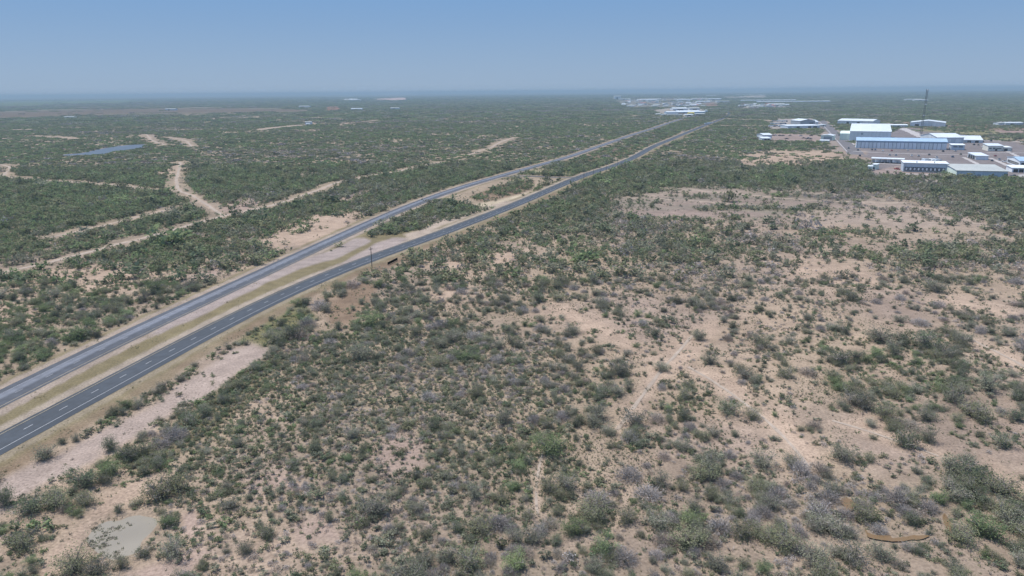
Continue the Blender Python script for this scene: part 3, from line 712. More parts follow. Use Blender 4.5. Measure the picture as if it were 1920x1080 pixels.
def small_cov(x, y, c):
    px, py = P(x, y); sm = poly_mask(px, py, SMALL, 40); return np.where(c > .015, np.clip(c * (.6 + .75 * sm) + .11, 0, 1), 0)
def thin(x, y, c):
    px, py = P(x, y); return c * (1 - .16 * sstep(760, 1000, px) * sstep(450, 520, py))
A0 = plant(78, 330, 2.75, 1.55, .46, (('green', 0), ('grey', 0)), 10, k=1.1, sizefac=sf, cov=thin)
B0 = plant(78, 330, 1.5, .72, .34, (('small', 0), ('smallgrey', 0)), 11, cov=small_cov)
A1 = plant(330, 900, 3.2, 1.85, .44, (('green', 1), ('grey', 1)), 17, k=1.2, sizefac=sf, cov=thin)
B1 = plant(330, 850, 2.2, .66, .35, (('small', 1), ('smallgrey', 1)), 20, cov=small_cov)
C2 = plant(900, 2300, 8.0, .95, .24, (('stand', 0), ('stand', 0)), 55, cov=lambda x, y, c: c * .9)
C3 = plant(2300, 7500, 27.0, 1.0, .2, (('wood', 0), ('wood', 0)), 260)
C4 = plant(7500, 16000, 62.0, 2.1, .2, (('wood', 0), ('wood', 0)), 900)
def tuft_cov(x, y, c):
    c = np.clip(.24 + .3 * c, 0, .55); sr, sl_ = road_offsets(x, y); px, py = P(x, y)
    pave = ((sr > -6.9) & (sr < 5.2)) | ((sl_ > -5.2) & (sl_ < 6.9)); bare = np.zeros(len(x))
    dense = poly_mask(px, py, [(920,840),(1010,800),(1240,850),(1210,960),(1100,1000),(940,950)], 30)
    c = np.clip(c + .5 * dense, 0, 1)
    for poly, rgb, cov, soft in ZONES[:2]: bare = np.maximum(bare, poly_mask(px, py, poly, soft))
    for k in ('puddle', 'ditch', 'rill'): c = c * (1 - poly_mask(px, py, PONDS[k], 3))
    c = c * (1 - .6 * bare); c = c * (1 - poly_mask(px, py, PONDS['pond'], 4) * np.where(fbm(x / 3, y / 3, 77) + (px - 235) * -.004 > .5, .15, 1))
    return np.where(pave, 0, c)
p = lattice(78, 340, .8); x, yv = p[:, 0], p[:, 1]; c, g = survey(x, yv); c = tuft_cov(x, yv, c); m = accept(x, yv, c, 6, 1.8)
x, yv = x[m], yv[m]; tp = sum((POOL[('tuft', 0, q)] for q in ('olive', 'dark', 'greygreen', 'brown')), [])
srt, slt = road_offsets(x, yv); vg = (srt > -17) & (slt < 13)
st_ = np.array(POOL[('tuft', 0, 'straw')] * 2 + POOL[('tuft', 0, 'olive')])
T0 = dict(x=x, y=yv, s=np.where(vg, .75, 1) * .38 * np.exp(rng.normal(0, .35, len(x))), pid=np.where(vg, st_[rng.integers(0, len(st_), len(x))], np.array(tp)[rng.integers(0, len(tp), len(x))]), z=height(x, yv))
# bushes that stand out in the photo: foot, half width in photo pixels, tone
KEY = [(1030,860,40,0),(1075,1008,38,0),(880,1072,46,1),(900,1010,40,1),(1845,1012,44,0),(1800,1020,36,1),(965,1072,34,0),(300,945,46,1),(335,930,36,1),(60,975,38,3),(105,962,36,1),(160,925,34,3),(195,915,24,1),(325,1050,36,2),(140,1085,40,1),(185,1082,26,2),
 (45,1038,32,1),(10,960,36,3),(548,640,30,3),(1365,782,32,3),(1410,792,28,1),(1820,915,44,3),(1865,935,40,1),(1790,900,36,2),(1180,905,34,4),(1215,935,32,4),(1240,915,30,2),(1120,790,36,2),(1000,800,24,4),(945,800,34,2),(1060,925,40,2),(1030,930,30,1),
 (1120,950,34,4),(1175,985,36,1),(1230,990,32,2),(1430,880,32,2),(1500,895,34,4),(1485,880,28,2),(1620,775,36,2),(1660,790,30,1),(1600,765,30,2),(1700,845,36,3),(1740,830,28,2),(1580,870,34,2),(1560,930,30,2),(1620,975,34,1),(1700,970,26,4),(1710,985,20,3),(1740,965,30,4),
 (1390,1010,40,1),(1430,1015,38,1),(1350,1000,34,4),(1300,960,30,2),(1530,1060,36,2),(1600,1060,40,2),(1650,1050,30,2),(1900,1000,34,2),(1910,965,24,3),(560,640,26,5),(575,620,28,4),(600,585,24,4),(612,590,20,2),(660,545,22,5),(640,560,20,2),(765,670,20,4),(620,640,24,1),
 (870,680,26,0),(820,690,26,1),(960,650,22,1),(1420,650,26,2),(1330,690,24,2),(1240,700,22,2),(1395,720,26,2),(1310,640,24,2),(1730,660,34,3),(1690,655,30,3),(1650,650,30,2),(1760,670,24,3),(1850,740,34,2),(1790,760,34,2),(1880,840,30,3),(660,830,24,2),(500,1010,28,1),(430,960,26,2),(460,1040,26,2),(780,960,26,2),(730,1000,26,4),
 (240,870,30,3),(270,860,28,1),(300,845,28,4),(330,830,30,4),(355,800,28,3),(385,785,26,3),(420,760,24,3),(450,735,22,1),(480,700,20,3)]
kx, ky = G([k[0] for k in KEY], [k[1] - k[2] * .25 for k in KEY]); kt = np.array([k[3] for k in KEY]); kr = .84 * np.array([k[2] for k in KEY]) * np.hypot(np.hypot(kx, ky), H) / F
keep = np.ones(len(A0['x']), bool)
for a, c, r in zip(kx, ky, kr): keep &= np.hypot(A0['x'] - a, A0['y'] - c) > r * .75
A0 = {k: v[keep] for k, v in A0.items()}
K0 = dict(x=kx, y=ky, s=kr, t=kt, pid=choose((('green', 0), ('grey', 0)), kt), z=height(kx, ky), c=np.ones(len(kx)))
A0 = {k: np.concatenate([A0[k], K0[k]]) for k in A0}
# sedge standing in the shallow left half of the pond
qx, qy = rng.uniform(155, 262, 1500), rng.uniform(955, 1056, 1500); gx_, gy_ = G(qx, qy)
m = (poly_mask(qx, qy, PONDS['pond'], 1.5) > .5) & (fbm(gx_ / 1.8, gy_ / 1.8, 401) + (215 - qx) * .0042 > .56); gx_, gy_ = gx_[m], gy_[m]
sd = np.array(POOL[('tuft', 0, 'olive')] + POOL[('tuft', 0, 'dark')] + POOL[('tuft', 0, 'brown')])
add = dict(x=gx_, y=gy_, s=rng.uniform(.22, .5, len(gx_)), pid=sd[rng.integers(0, len(sd), len(gx_))], z=np.zeros(len(gx_)))
T0 = {k: np.concatenate([T0[k], add[k]]) for k in T0}
print('plants', {k: len(v['x']) for k, v in dict(A0=A0, B0=B0, A1=A1, B1=B1, C2=C2, C3=C3, T0=T0).items()})

# the bushes that show largest stand on their own
def merge(*ds): return {k: np.concatenate([d[k] for d in ds]) for k in ('x', 'y', 's', 'pid', 'z')}
px, py = P(A0['x'], A0['y'], A0['z'] + A0['s'] * .5); inside = (px > 4) & (px < 1916) & (py < 1072)
show = np.where(inside, A0['s'] / np.hypot(A0['x'], A0['y']), 0)
solo = np.zeros(len(show), bool)
for grp in (A0['t'] < 4, A0['t'] >= 4):
    ids = np.argsort(-np.where(grp, show, 0))[:300]; solo[ids] = True
LANDMARKS = [(235,1005,'the muddy pond'),(1590,946,'the rust orange puddle'),(1690,1006,'the curving orange ditch'),(1780,980,'the thin rusty rill'),(300,800,'the bare caliche strip'),(80,1060,'the sandy wash'),
 (450,670,'the caliche strip head'),(355,980,'the pink bare bank'),(640,560,'the brown roadside hollow'),(736,491,'the low black sign'),(697,500,'the roadside utility pole'),
 (1090,630,'the long sand strip'),(1270,660,'the widest sand clearing'),(1185,765,'the narrow sand neck'),(1370,735,'the sandy lane'),(1660,805,'the sandy bench'),(1810,570,'the pale right edge flat'),
 (1865,660,'the right edge sand lane'),(1870,890,'the right edge sand corner'),(1090,880,'the speckled grass patch'),(760,850,'the pink bare spot'),(590,990,'the lower pink patch'),(490,910,'the small pinkish clearing'),
 (1600,510,'the pale sand band'),(900,480,'the pale roadside sand'),(850,560,'the sand pocket'),(1490,815,'the sand slope'),(960,1070,'the bottom edge middle'),(1300,1070,'the bottom right-centre edge'),
 (1600,1075,'the edge below the ditch'),(1890,1070,'the lower right corner'),(640,1070,'the bottom left-centre edge'),(420,1070,'the edge below the bank'),(15,1000,'the lower left edge'),(20,650,'the upper left edge'),
 (1900,780,'the middle right edge'),(1000,760,'the grey thicket at centre'),(700,700,'the dense left thicket'),(1440,960,'the puddle thicket'),(1240,880,'the grey brush clump')]
SZ = lambda s: 'small' if s < 1.7 else ('medium' if s < 2.5 else ('large' if s < 3.3 else 'huge'))
TN = {'bright': 'bright green', 'olive': 'olive', 'greygreen': 'dull green', 'dark': 'dark green', 'grey': 'bare grey', 'brown': 'bare brown'}
def where(qx, qy):
    d = [((qx - a) ** 2 + ((qy - b) * 1.5) ** 2, i) for i, (a, b, _) in enumerate(LANDMARKS)]; i = min(d)[1]; a, b, nme = LANDMARKS[i]; dx, dy = qx - a, (qy - b) * 1.5
    r = math.hypot(dx, dy)
    if r < 26: return 'beside ' + nme
    far = 'just ' if r < 75 and min(abs(dx), abs(dy)) * 2 < max(abs(dx), abs(dy)) else ''
    if abs(dx) > 2 * abs(dy): return far + ('right of ' if dx > 0 else 'left of ') + nme
    if abs(dy) > 2 * abs(dx): return far + ('in front of ' if dy > 0 else 'beyond ') + nme
    return far + ('nearer ' if dy > 0 else 'behind ') + ('right of ' if dx > 0 else 'left of ') + nme
recs = []
for i in np.nonzero(solo)[0]:
    tone = ALLT[A0['t'][i]]; noun = 'leafy bush' if A0['t'][i] < 4 else 'thorn bush'
    recs.append([i, tone, '%s %s %s' % (SZ(A0['s'][i]), TN[tone], noun), where(px[i], py[i]), px[i], py[i]])
byl = {}
for r in recs: byl.setdefault((r[2], r[3]), []).append(r)
ORD = {2: ('left of two: ', 'right of two: '), 3: ('left of three: ', 'middle of three: ', 'right of three: ')}
for k, rs in byl.items():
    rs.sort(key=lambda r: r[4]); n = len(rs)
    NTH = ('leftmost: ', 'second from left: ', 'third from left: ', 'fourth from left: ', 'fifth from left: ', 'sixth from left: ', 'seventh from left: ', 'eighth from left: ')
    for j, r in enumerate(rs): r.append(ORD[n][j] if n in ORD else ('' if n == 1 else ('rightmost: ' if j == n - 1 else NTH[min(j, 7)])))
kept = {}
for i, tone, what, place, qx, qy, pre in recs:
    green = A0['t'][i] < 4; nme = 'mesquite_bush' if green else 'thorn_bush'; s = float(A0['s'][i]); rz = rng.uniform(0, 6.28)
    r = empty(nme, (A0['x'][i], A0['y'][i], A0['z'][i]), rz); r.scale = (s * rng.uniform(.75, 1.25), s * rng.uniform(.75, 1.25), s * rng.uniform(.78, 1.05))
    tag(r, (pre + what + ' ' + place), 'bush', 'green mesquite bushes across the field' if green else 'leafless thorn bushes across the field')
    _, _, cm, tm = PROTO[A0['pid'][i]]
    if cm not in kept: kept[cm] = (bpy.data.objects.new('crown', cm), bpy.data.objects.new('trunk' if green else 'branches', tm))
    for src in kept[cm]:
        ch = src.copy(); COL.objects.link(ch); ch.parent = r
rest = {k: A0[k][~solo] for k in ('x', 'y', 's', 'pid', 'z')}
def put(name, d, label, tilt=.12, flat=(.75, 1.1)):
    n = len(d['x']); rot = np.stack([rng.normal(0, tilt, n), rng.normal(0, tilt, n), rng.uniform(0, 6.28, n)], 1)
    scl = np.stack([d['s'] * rng.uniform(.72, 1.3, n), d['s'] * rng.uniform(.72, 1.3, n), d['s'] * rng.uniform(*flat, n)], 1)
    return scatter(name, np.stack([d['x'], d['y'], d['z'] - .03], 1), rot, scl, d['pid'], label)
put('brushland', merge(rest, A1), 'thorny brush spreading over the middle distance')
put('low_scrub', merge(B0, B1), 'knee high scrub between the larger bushes')
put('far_brush', merge(C2, C3, C4), 'green brush country reaching to the horizon', .03)
put('grass_tufts', T0, 'dry grass tufts dotted over the bare soil', .15)

# ------------------------------------------------------------------ buildings
STEEL = {k: mat('metal_' + k, c, .55, .0, .10, .35, .35, True) for k, c in dict(white=(.55, .60, .63), pale=(.66, .70, .71), blue=(.31, .43, .55), bluewall=(.72, .76, .79), green=(.62, .72, .64), cream=(.66, .65, .57), roofgrey=(.37, .385, .36), grey=(.27, .30, .33), slate=(.46, .53, .59), red=(.36, .13, .09), yellow=(.62, .52, .12)).items()}
DARK = mat('dark_parts_and_shade', (.028, .032, .036), .6); TRIM = mat('blue_grey_trim', (.16, .2, .24), .6); CONC = mat('concrete', (.42, .39, .35), .9, scale=.4)  # frames, posts and door track share one even blue-grey
GLASS = mat('window_glass', (.03, .045, .055), .08, spec=.6); RUBBER = mat('tyre_rubber', (.018, .018, .018), .85)
def shell(Wd, D, eave, ridge, kind):
    """outline prism of the walls: gable along x or y, or a single slope rising to the back"""
    b = MB()
    if kind == 'x': b.prism([(0, -.6), (D, -.6), (D, eave), (D / 2, ridge), (0, eave)], 0, Wd, 'x')
    elif kind == 'y': b.prism([(0, -.6), (Wd, -.6), (Wd, eave), (Wd / 2, ridge), (0, eave)], 0, D, 'y')
    else: b.prism([(0, -.6), (D, -.6), (D, ridge), (0, eave)], 0, Wd, 'x')
    return b
def roofing(Wd, D, eave, ridge, kind, o=.7, th=.35, ribs=0):
    b = MB(); z = .03
    def slab(p, q, a0, a1, ax):
        (u0, z0), (u1, z1) = p, q; b.prism([(u0, z0 + z), (u1, z1 + z), (u1, z1 + z + th), (u0, z0 + z + th)], a0, a1, ax)
    if kind == 'mono': k = (ridge - eave) / D; slab((-o, eave - o * k), (D + o, ridge + o * k), -o, Wd + o, 'x')
    else:
        L = D if kind == 'x' else Wd; k = (ridge - eave) / (L / 2); a = (-o, (Wd if kind == 'x' else D) + o)
        slab((-o, eave - o * k), (L / 2, ridge), *a, kind); slab((L / 2, ridge), (L + o, eave - o * k), *a, kind)
        # ridge cap
        if kind == 'x': b.box(a[0], a[1], L / 2 - .4, L / 2 + .4, ridge + th - .05, ridge + th + .14)
        else: b.box(L / 2 - .4, L / 2 + .4, a[0], a[1], ridge + th - .05, ridge + th + .14)
    return b
def building(label, A, B, depth, eave, ridge, kind, wall, roof, name='metal_building', group=None, cat_='building', doors=(), windows=(), bands=(), wd=None, rz=None):
    (x0, y0), (x1, y1) = G(*A), G(*B); ang = math.atan2(y1 - y0, x1 - x0) if rz is None else rz; Wd = math.hypot(x1 - x0, y1 - y0) if wd is None else wd
    r = empty(name, (float(x0), float(y0), 0), ang); tag(r, label, cat_, group)
    shell(Wd, depth, eave, ridge, kind).build('wall', STEEL[wall], r); roofing(Wd, depth, eave, ridge, kind).build('roof', STEEL[roof], r)
    for (a, wdt, hgt, m) in doors:                       # share along the front, width, height
        b = MB(); c = a * Wd; b.box(c - wdt / 2 - .2, c + wdt / 2 + .2, -.16, -.01, 0, hgt + .2, 0); d = b.build('door', [TRIM], r)
        MB().box(c - wdt / 2, c + wdt / 2, -.22, -.165, 0, hgt).build('panel', m, d)
    for (a, wdt, z0, z1) in windows:
        c = a * Wd; f = MB().box(c - wdt / 2 - .15, c + wdt / 2 + .15, -.12, -.01, z0 - .15, z1 + .15).build('window', [TRIM], r)
        MB().box(c - wdt / 2, c + wdt / 2, -.17, -.125, z0, z1).build('pane', GLASS, f)
    for (z0, z1, m, nm) in bands: MB().box(-.25, Wd + .25, -.28, -.02, z0, z1).build(nm, m, r)
    return r, Wd
# the long hangar with the blue canopy front
hg, wh = building('long hangar with blue roof and a front of tall pale door panels', (1604.5, 277.4), (1774, 281), 30, 11.2, 15.2, 'x', 'bluewall', 'blue', 'aircraft_hangar', doors=(), bands=((9.7, 10.9, STEEL['blue'], 'canopy'), (9.1, 9.7, TRIM, 'door_track')))
for i in range(22):
    a = (i + .5) / 22 * (wh - 3) + 1.5; w2 = (wh - 3) / 44
    MB().box(a - w2 + .35, a + w2 - .35, -.45, -.30, .15, 9.05).build('door_panel', STEEL['bluewall' if i % 3 else 'pale'], hg)
    MB().box(a - w2 - .22, a - w2 + .22, -.34, -.02, 0, 9.05).build('door_post', TRIM, hg)
bg2, wb = building('tallest hangar with huge white roof behind the blue hangar', (1592, 264), (1669, 265.5), 135, 16.3, 23.5, 'mono', 'pale', 'white', 'aircraft_hangar', doors=((.24, 5, 6, DARK), (.7, 7, 8, STEEL['bluewall'])), windows=((.3, 3, 11.5, 12.6),))
for k in (.25, .5, .75):
    MB().prism([(-.5, 16.3 + .38), (135.5, 23.5 + .38), (135.5, 23.5 + .56), (-.5, 16.3 + .56)], wb * k - .3, wb * k + .3, 'x').build('roof_seam', STEEL['pale'], bg2)
MB().box(-16, -.05, 20, 110, -.5, 11).build('side_wing', STEEL['green'], bg2); MB().box(-16.5, -.06, 19.5, 110.5, 11.03, 11.4).build('side_roof', STEEL['green'], bg2)
building('long low white roofed warehouse behind the tall hangar', (1570, 232), (1636, 233.5), 60, 8, 12, 'x', 'pale', 'white', 'warehouse', doors=((.3, 6, 5, DARK), (.6, 6, 5, DARK)))
building('white hangar with arched roof beside the radio mast', (1706, 236.5), (1772, 237.5), 70, 8.5, 13, 'y', 'pale', 'white', 'warehouse', doors=((.5, 18, 6, STEEL['white']), (.2, 8, 5, DARK)))
building('small pale office shed left of the arched hangar', (1612, 238), (1702, 238), 22, 4, 5.5, 'x', 'slate', 'pale', 'office_building', windows=((.2, 6, 1.2, 2.4), (.5, 6, 1.2, 2.4), (.8, 6, 1.2, 2.4)))
building('white double hangar at the end of the blue hangar', (1757, 268.5), (1806, 268.5), 66, 9, 14, 'x', 'white', 'white', 'warehouse', doors=((.4, 10, 7, STEEL['pale']), (.8, 10, 7, STEEL['pale'])))
building('low white hangar wing sloping down beside the double hangar', (1806.5, 267.5), (1842, 268), 48, 4.4, 10, 'x', 'white', 'white', 'warehouse', doors=((.3, 5, 3.4, DARK), (.7, 5, 3.4, DARK)))
building('flat grey workshop in front of the white double hangar', (1783, 281), (1808, 281.5), 20, 7, 7.6, 'mono', 'slate', 'pale', 'workshop', windows=((.3, 5, 4, 5.2), (.7, 5, 4, 5.2)))
f1, _ = building('cream office with a bright white sloped roof', (1852, 283), (1880, 283.4), 26, 7.2, 8.6, 'mono', 'cream', 'white', 'office_building', windows=((.15, 3, 3, 4.4), (.4, 3, 3, 4.4), (.72, 6, 3, 4.0)), doors=((.55, 2.4, 3, DARK),))
building('low cream annex right of the white roofed office', (1881, 283.4), (1896, 283.6), 20, 5.2, 5.6, 'mono', 'cream', 'pale', 'office_building', doors=((.3, 4, 3.4, DARK),))
g1, wg = building('small white roofed shed with one dark open side', (1829, 299.6), (1852.6, 300), 34, 4.8, 6.2, 'mono', 'bluewall', 'white', 'open_shed')
MB().box(-.22, -.02, 2, 32, 0, 4.3).build('shade_panel', DARK, g1)  # dark sheet over the closed wall paints the shade inside the open side
for k in range(4): MB().box(-.5, -.24, 3 + k * 9, 3.5 + k * 9, 0, 4.4).build('post', STEEL['pale'], g1)
h1, _ = building('large grey roofed warehouse nearest the brush', (1793, 331.5), (1888, 333.5), 40, 6.2, 9.0, 'mono', 'slate', 'roofgrey', 'warehouse', doors=((.97, 3, 4, DARK), (.45, 2.4, 2.6, STEEL['grey'])))
MB().box(-.14, -.02, .3, 39.7, -.3, 6.1).build('lit_gable_cladding', STEEL['green'], h1)  # pale green end wall, its sunlit tone put into the colour
h2, w2_ = building('loading dock building with ten dark framed bays', (1692.5, 322), (1776, 324.6), 26, 9.6, 9.9, 'mono', 'slate', 'pale', 'dock_building', bands=((-.3, .9, CONC, 'dock_plinth'), (8.9, 9.5, STEEL['white'], 'eaves_band')))
for i in range(10):
    a = (.075 + .092 * i) * w2_
    d = MB().box(a - 1.7, a + 1.7, -.45, -.02, 1.4, 5.4).build('dock_bay', DARK, h2)
    MB().box(a - .95, a + .95, -.56, -.46, 2.0, 4.7).build('dock_door', STEEL['white' if i % 2 == 0 else 'pale'], d)
for a in (.3, .7): MB().box(a * w2_ - .3, a * w2_ + .3, 3, 4, 9.9, 11.6).build('vent_pipe', DARK, h2)
# canopy carport
(cx0, cy0), (cx1, cy1) = G(1634, 305), G(1693, 307.2); ang = math.atan2(cy1 - cy0, cx1 - cx0); Lc = math.hypot(cx1 - cx0, cy1 - cy0)
cpt = empty('carport', (float(cx0), float(cy0), 0), ang); tag(cpt, 'long white roofed carport on thin posts with vehicles beneath', 'carport')
MB().prism([(-1, 5.1), (11, 5.6), (11, 5.95), (-1, 5.45)], -1, Lc + 1, 'x').build('roof', STEEL['white'], cpt)
for k in range(8):
    for yy in (0, 10): MB().box(k * Lc / 7 - .12, k * Lc / 7 + .12, yy - .12, yy + .12, 0, 5.15).build('post', STEEL['pale'], cpt)
MB().box(0, Lc * .3, 9.7, 9.9, 0, 3.4).build('back_screen', STEEL['white'], cpt)
# pale stepped tank house at the yard corner
j1, _ = building('pale green stepped shed at the corner of the yard', (1627, 320), (1634, 320.3), 9, 4.6, 5.0, 'mono', 'green', 'white', 'shed', doors=((.5, 1.6, 2.4, DARK),))
building('taller pale green shed behind the stepped one', (1634.5, 317.5), (1642, 318), 9, 5.4, 5.9, 'mono', 'green', 'white', 'shed', doors=((.5, 1.6, 2.4, DARK),))
m1, wm = building('blue roofed workshop cut by the right edge', (1911, 313), (1990, 315), 56, 6.5, 9, 'x', 'bluewall', 'blue', 'workshop', doors=((.1, 5, 4.5, DARK), (.25, 5, 4.5, DARK), (.4, 5, 4.5, DARK)))
MB().box(-.2, -.02, 4, 52, 1.2, 4.2).build('window_strip', GLASS, m1)
building('low white shed in front of the blue workshop', (1897, 323), (1985, 325), 20, 4.6, 5.6, 'mono', 'bluewall', 'pale', 'shed', doors=((.08, 4, 3.4, DARK), (.2, 4, 3.4, DARK), (.32, 4, 3.4, DARK)))
# yard left of the access road
building('long low depot with a dark shaded front', (1477, 240.6), (1537, 239.6), 34, 5.2, 6.6, 'mono', 'slate', 'white', 'depot', doors=((.15, 7, 3.6, STEEL['pale']), (.32, 7, 3.6, DARK), (.5, 7, 3.6, STEEL['white']), (.68, 7, 3.6, DARK), (.85, 9, 3.6, DARK)))
building('grey fronted hall with a white arched roof', (1500, 234), (1528, 233.6), 50, 9.5, 13.5, 'y', 'grey', 'white', 'hall', doors=((.75, 10, 5, DARK),))
building('white side aisle left of the arched hall', (1494, 232.6), (1499.3, 232.6), 40, 6, 9.4, 'mono', 'pale', 'white', 'hall'); building('white side aisle right of the arched hall', (1528.6, 233), (1534, 233), 40, 6, 9.4, 'mono', 'pale', 'white', 'hall')
building('slim white canopy at the depot gate', (1538, 237.5), (1549, 236.8), 10, 4.2, 4.6, 'mono', 'cream', 'white', 'gatehouse', doors=((.5, 3, 3, DARK),))
building('white shed at the left end of the pink gravel yard', (1431, 259.5), (1447, 259.2), 26, 6, 8.5, 'x', 'white', 'white', 'shed', doors=((.3, 4, 4, STEEL['pale']), (.7, 4, 4, STEEL['pale'])))
building('low white lean to in front of the gravel yard shed', (1428.5, 263.4), (1445, 263.2), 14, 3.6, 5.2, 'mono', 'white', 'white', 'shed', doors=((.4, 4, 2.8, DARK), (.75, 4, 2.8, DARK)))
k1, wk = building('pale green shed with big grey door by the access road', (1538.5, 263), (1561, 263.6), 26, 8.2, 9.8, 'y', 'green', 'white', 'shed', doors=((.58, 13, 6.4, STEEL['grey']),))
building('low white lean to in front of the pale green shed', (1537, 266.4), (1554, 266.8), 9, 2.6, 3.4, 'mono', 'pale', 'white', 'shed')

# lattice radio mast
mx, my = G(1727, 254); mast = empty('radio_mast', (float(mx), float(my), 0)); tag(mast, 'tall dark lattice radio mast standing behind the hangars', 'mast')
MSTEEL = mat('mast_steel', (.07, .085, .09), .6); HM = rise(1727, 254, 167.6)
b = MB(); leg = [(1.9 * math.cos(a), 1.9 * math.sin(a)) for a in (.5, 2.594, 4.689)]
for (a, c) in leg: b.tube((a * 1.15, c * 1.15, 0), (a * .8, c * .8, HM), .30, .24, 5)
nb = 34
for i in range(nb):
    z0, z1 = HM * i / nb, HM * (i + 1) / nb; q = 1.15 - .35 * i / nb; q1 = 1.15 - .35 * (i + 1) / nb
    for k in range(3): p, r = leg[k], leg[(k + 1) % 3]; b.tube((p[0] * q, p[1] * q, z0), (r[0] * q1, r[1] * q1, z1), .15, .15, 4); b.tube((p[0] * q, p[1] * q, z0), (r[0] * q, r[1] * q, z0), .12, .12, 4)
b.build('lattice', MSTEEL, mast)
for z, rr in ((HM * .985, 1.1), (HM * .68, .9), (HM * .44, .9)):
    for s_ in (-1, 1): MB().tube((s_ * 1.0, -.9, z), (s_ * 1.9, -1.7, z), rr, rr * .5, 12).build('dish', STEEL['white'], mast)
for k in range(3): MB().tube((leg[k][0], leg[k][1], HM * .9), (leg[k][0], leg[k][1], HM * 1.01), .3, .22, 6).build('antenna', MSTEEL, mast)
for k in range(3):
    a = (.5, 2.594, 4.689)[k]
    MB().tube((leg[k][0] * .9, leg[k][1] * .9, HM * .8), (40 * math.cos(a), 40 * math.sin(a), 0), .035, .035, 4).build('guy_wire', MSTEEL, mast)

# utility poles along the highway
WOOD = mat('weathered_wood', (.11, .09, .075), .9)
PL = [((697.5, 501.5), 461.5, 'dark wooden utility pole beside the low black sign'), ((1094.6, 338), 326, 'wooden utility pole at the crossover road mouth'), ((1112, 329.5), 318, 'second wooden utility pole beyond the crossover'), ((1136.5, 321), 312, 'third wooden utility pole beyond the crossover'), ((1158, 312), 304, 'fourth wooden utility pole beyond the crossover')]
for (q, yt, lb) in PL:
    x, y_ = G(*q); h_ = max(9.5, min(11.5, rise(q[0], q[1], yt))); p_ = empty('utility_pole', (float(x), float(y_), 0), .9); tag(p_, lb, 'utility pole', 'utility poles along the highway')
    MB().tube((0, 0, -.5), (0, 0, h_), .22, .15, 8).build('pole', WOOD, p_); MB().box(-1.2, 1.2, -.07, .07, h_ - 1.1, h_ - .9).build('crossarm', WOOD, p_)
    for s_ in (-1.05, -.4, .4, 1.05): MB().tube((s_, 0, h_ - .9), (s_, 0, h_ - .66), .06, .05, 6).build('insulator', STEEL['grey'], p_)
# low black sign
(ax, ay), (bx, by) = G(727, 497.6), G(745.4, 488.2); L_ = math.hypot(bx - ax, by - ay); sg = empty('roadside_sign', (float(ax), float(ay), 0), math.atan2(by - ay, bx - ax)); tag(sg, 'low long black sign board on stub posts beside the highway', 'sign')
BLK = mat('black_board', (.004, .005, .004), .9, spec=.0)
MB().box(0, L_, -.05, .05, .25, 1.6).build('board', BLK, sg)
for k in range(4): MB().box(L_ * (.06 + .29 * k), L_ * (.06 + .29 * k) + .12, .055, .16, -.4, 1.2).build('post', WOOD, sg)

# ------------------------------------------------------------------ vehicles
def car_mesh(paint, truck=False):
    b = MB(); L, Wd = (5.4, 1.95) if truck else (4.7, 1.84); h = 1.05 if truck else .92
    b.prism([(-L/2, .38), (-L/2 + .1, .32), (L/2 - .1, .32), (L/2, .45), (L/2 - .02, .78), (L/2 - .35, h - .06), (L*.16, h), (-L/2 + .15, h), (-L/2, h - .1)], -Wd/2, Wd/2, 'y', 0)
    top = [(L*.2, h), (L*.06, h + .6), (-L*.14, h + .64), (-L*.2, h)] if truck else [(L*.2, h), (L*.05, h + .55), (-L*.24, h + .56), (-L*.41, h)]
    b.prism(top, -Wd/2 + .12, Wd/2 - .12, 'y', 1)
    b.box(top[2][0] + .1, top[1][0] - .08, -Wd/2 + .16, Wd/2 - .16, h + .57 + (.05 if truck else -.03), h + .66 + (.03 if truck else -.04), 0)
    if truck: b.box(-L/2 + .15, -L*.22, -Wd/2 + .18, Wd/2 - .18, h + .003, h + .02, 2)
    for sx in (-L*.31, L*.31):
        for sy in (-1, 1): b.tube((sx, sy * (Wd/2 - .22), .34), (sx, sy * (Wd/2 + .02), .34), .34, .34, 10, 2)
    return b.me('car', [paint, GLASS, RUBBER])
PAINT = {k: mat('car_paint_' + k, c, .35, spec=.5, var=.05) for k, c in dict(white=(.7, .71, .72), silver=(.42, .44, .46), black=(.02, .021, .024), blue=(.05, .09, .17), red=(.3, .04, .03), tan=(.36, .31, .24)).items()}
CM = {(k, t_): car_mesh(PAINT[k], t_) for k in PAINT for t_ in (False, True)}
def car(q, colour, truck, label, group, rz):
    x, y_ = G(*q); o = link('pickup_truck' if truck else 'parked_car', CM[(colour, truck)], None, (float(x), float(y_), .02), rz); o.scale = (1.3, 1.3, 1.3)
    tag(o, label, 'pickup' if truck else 'car', group)
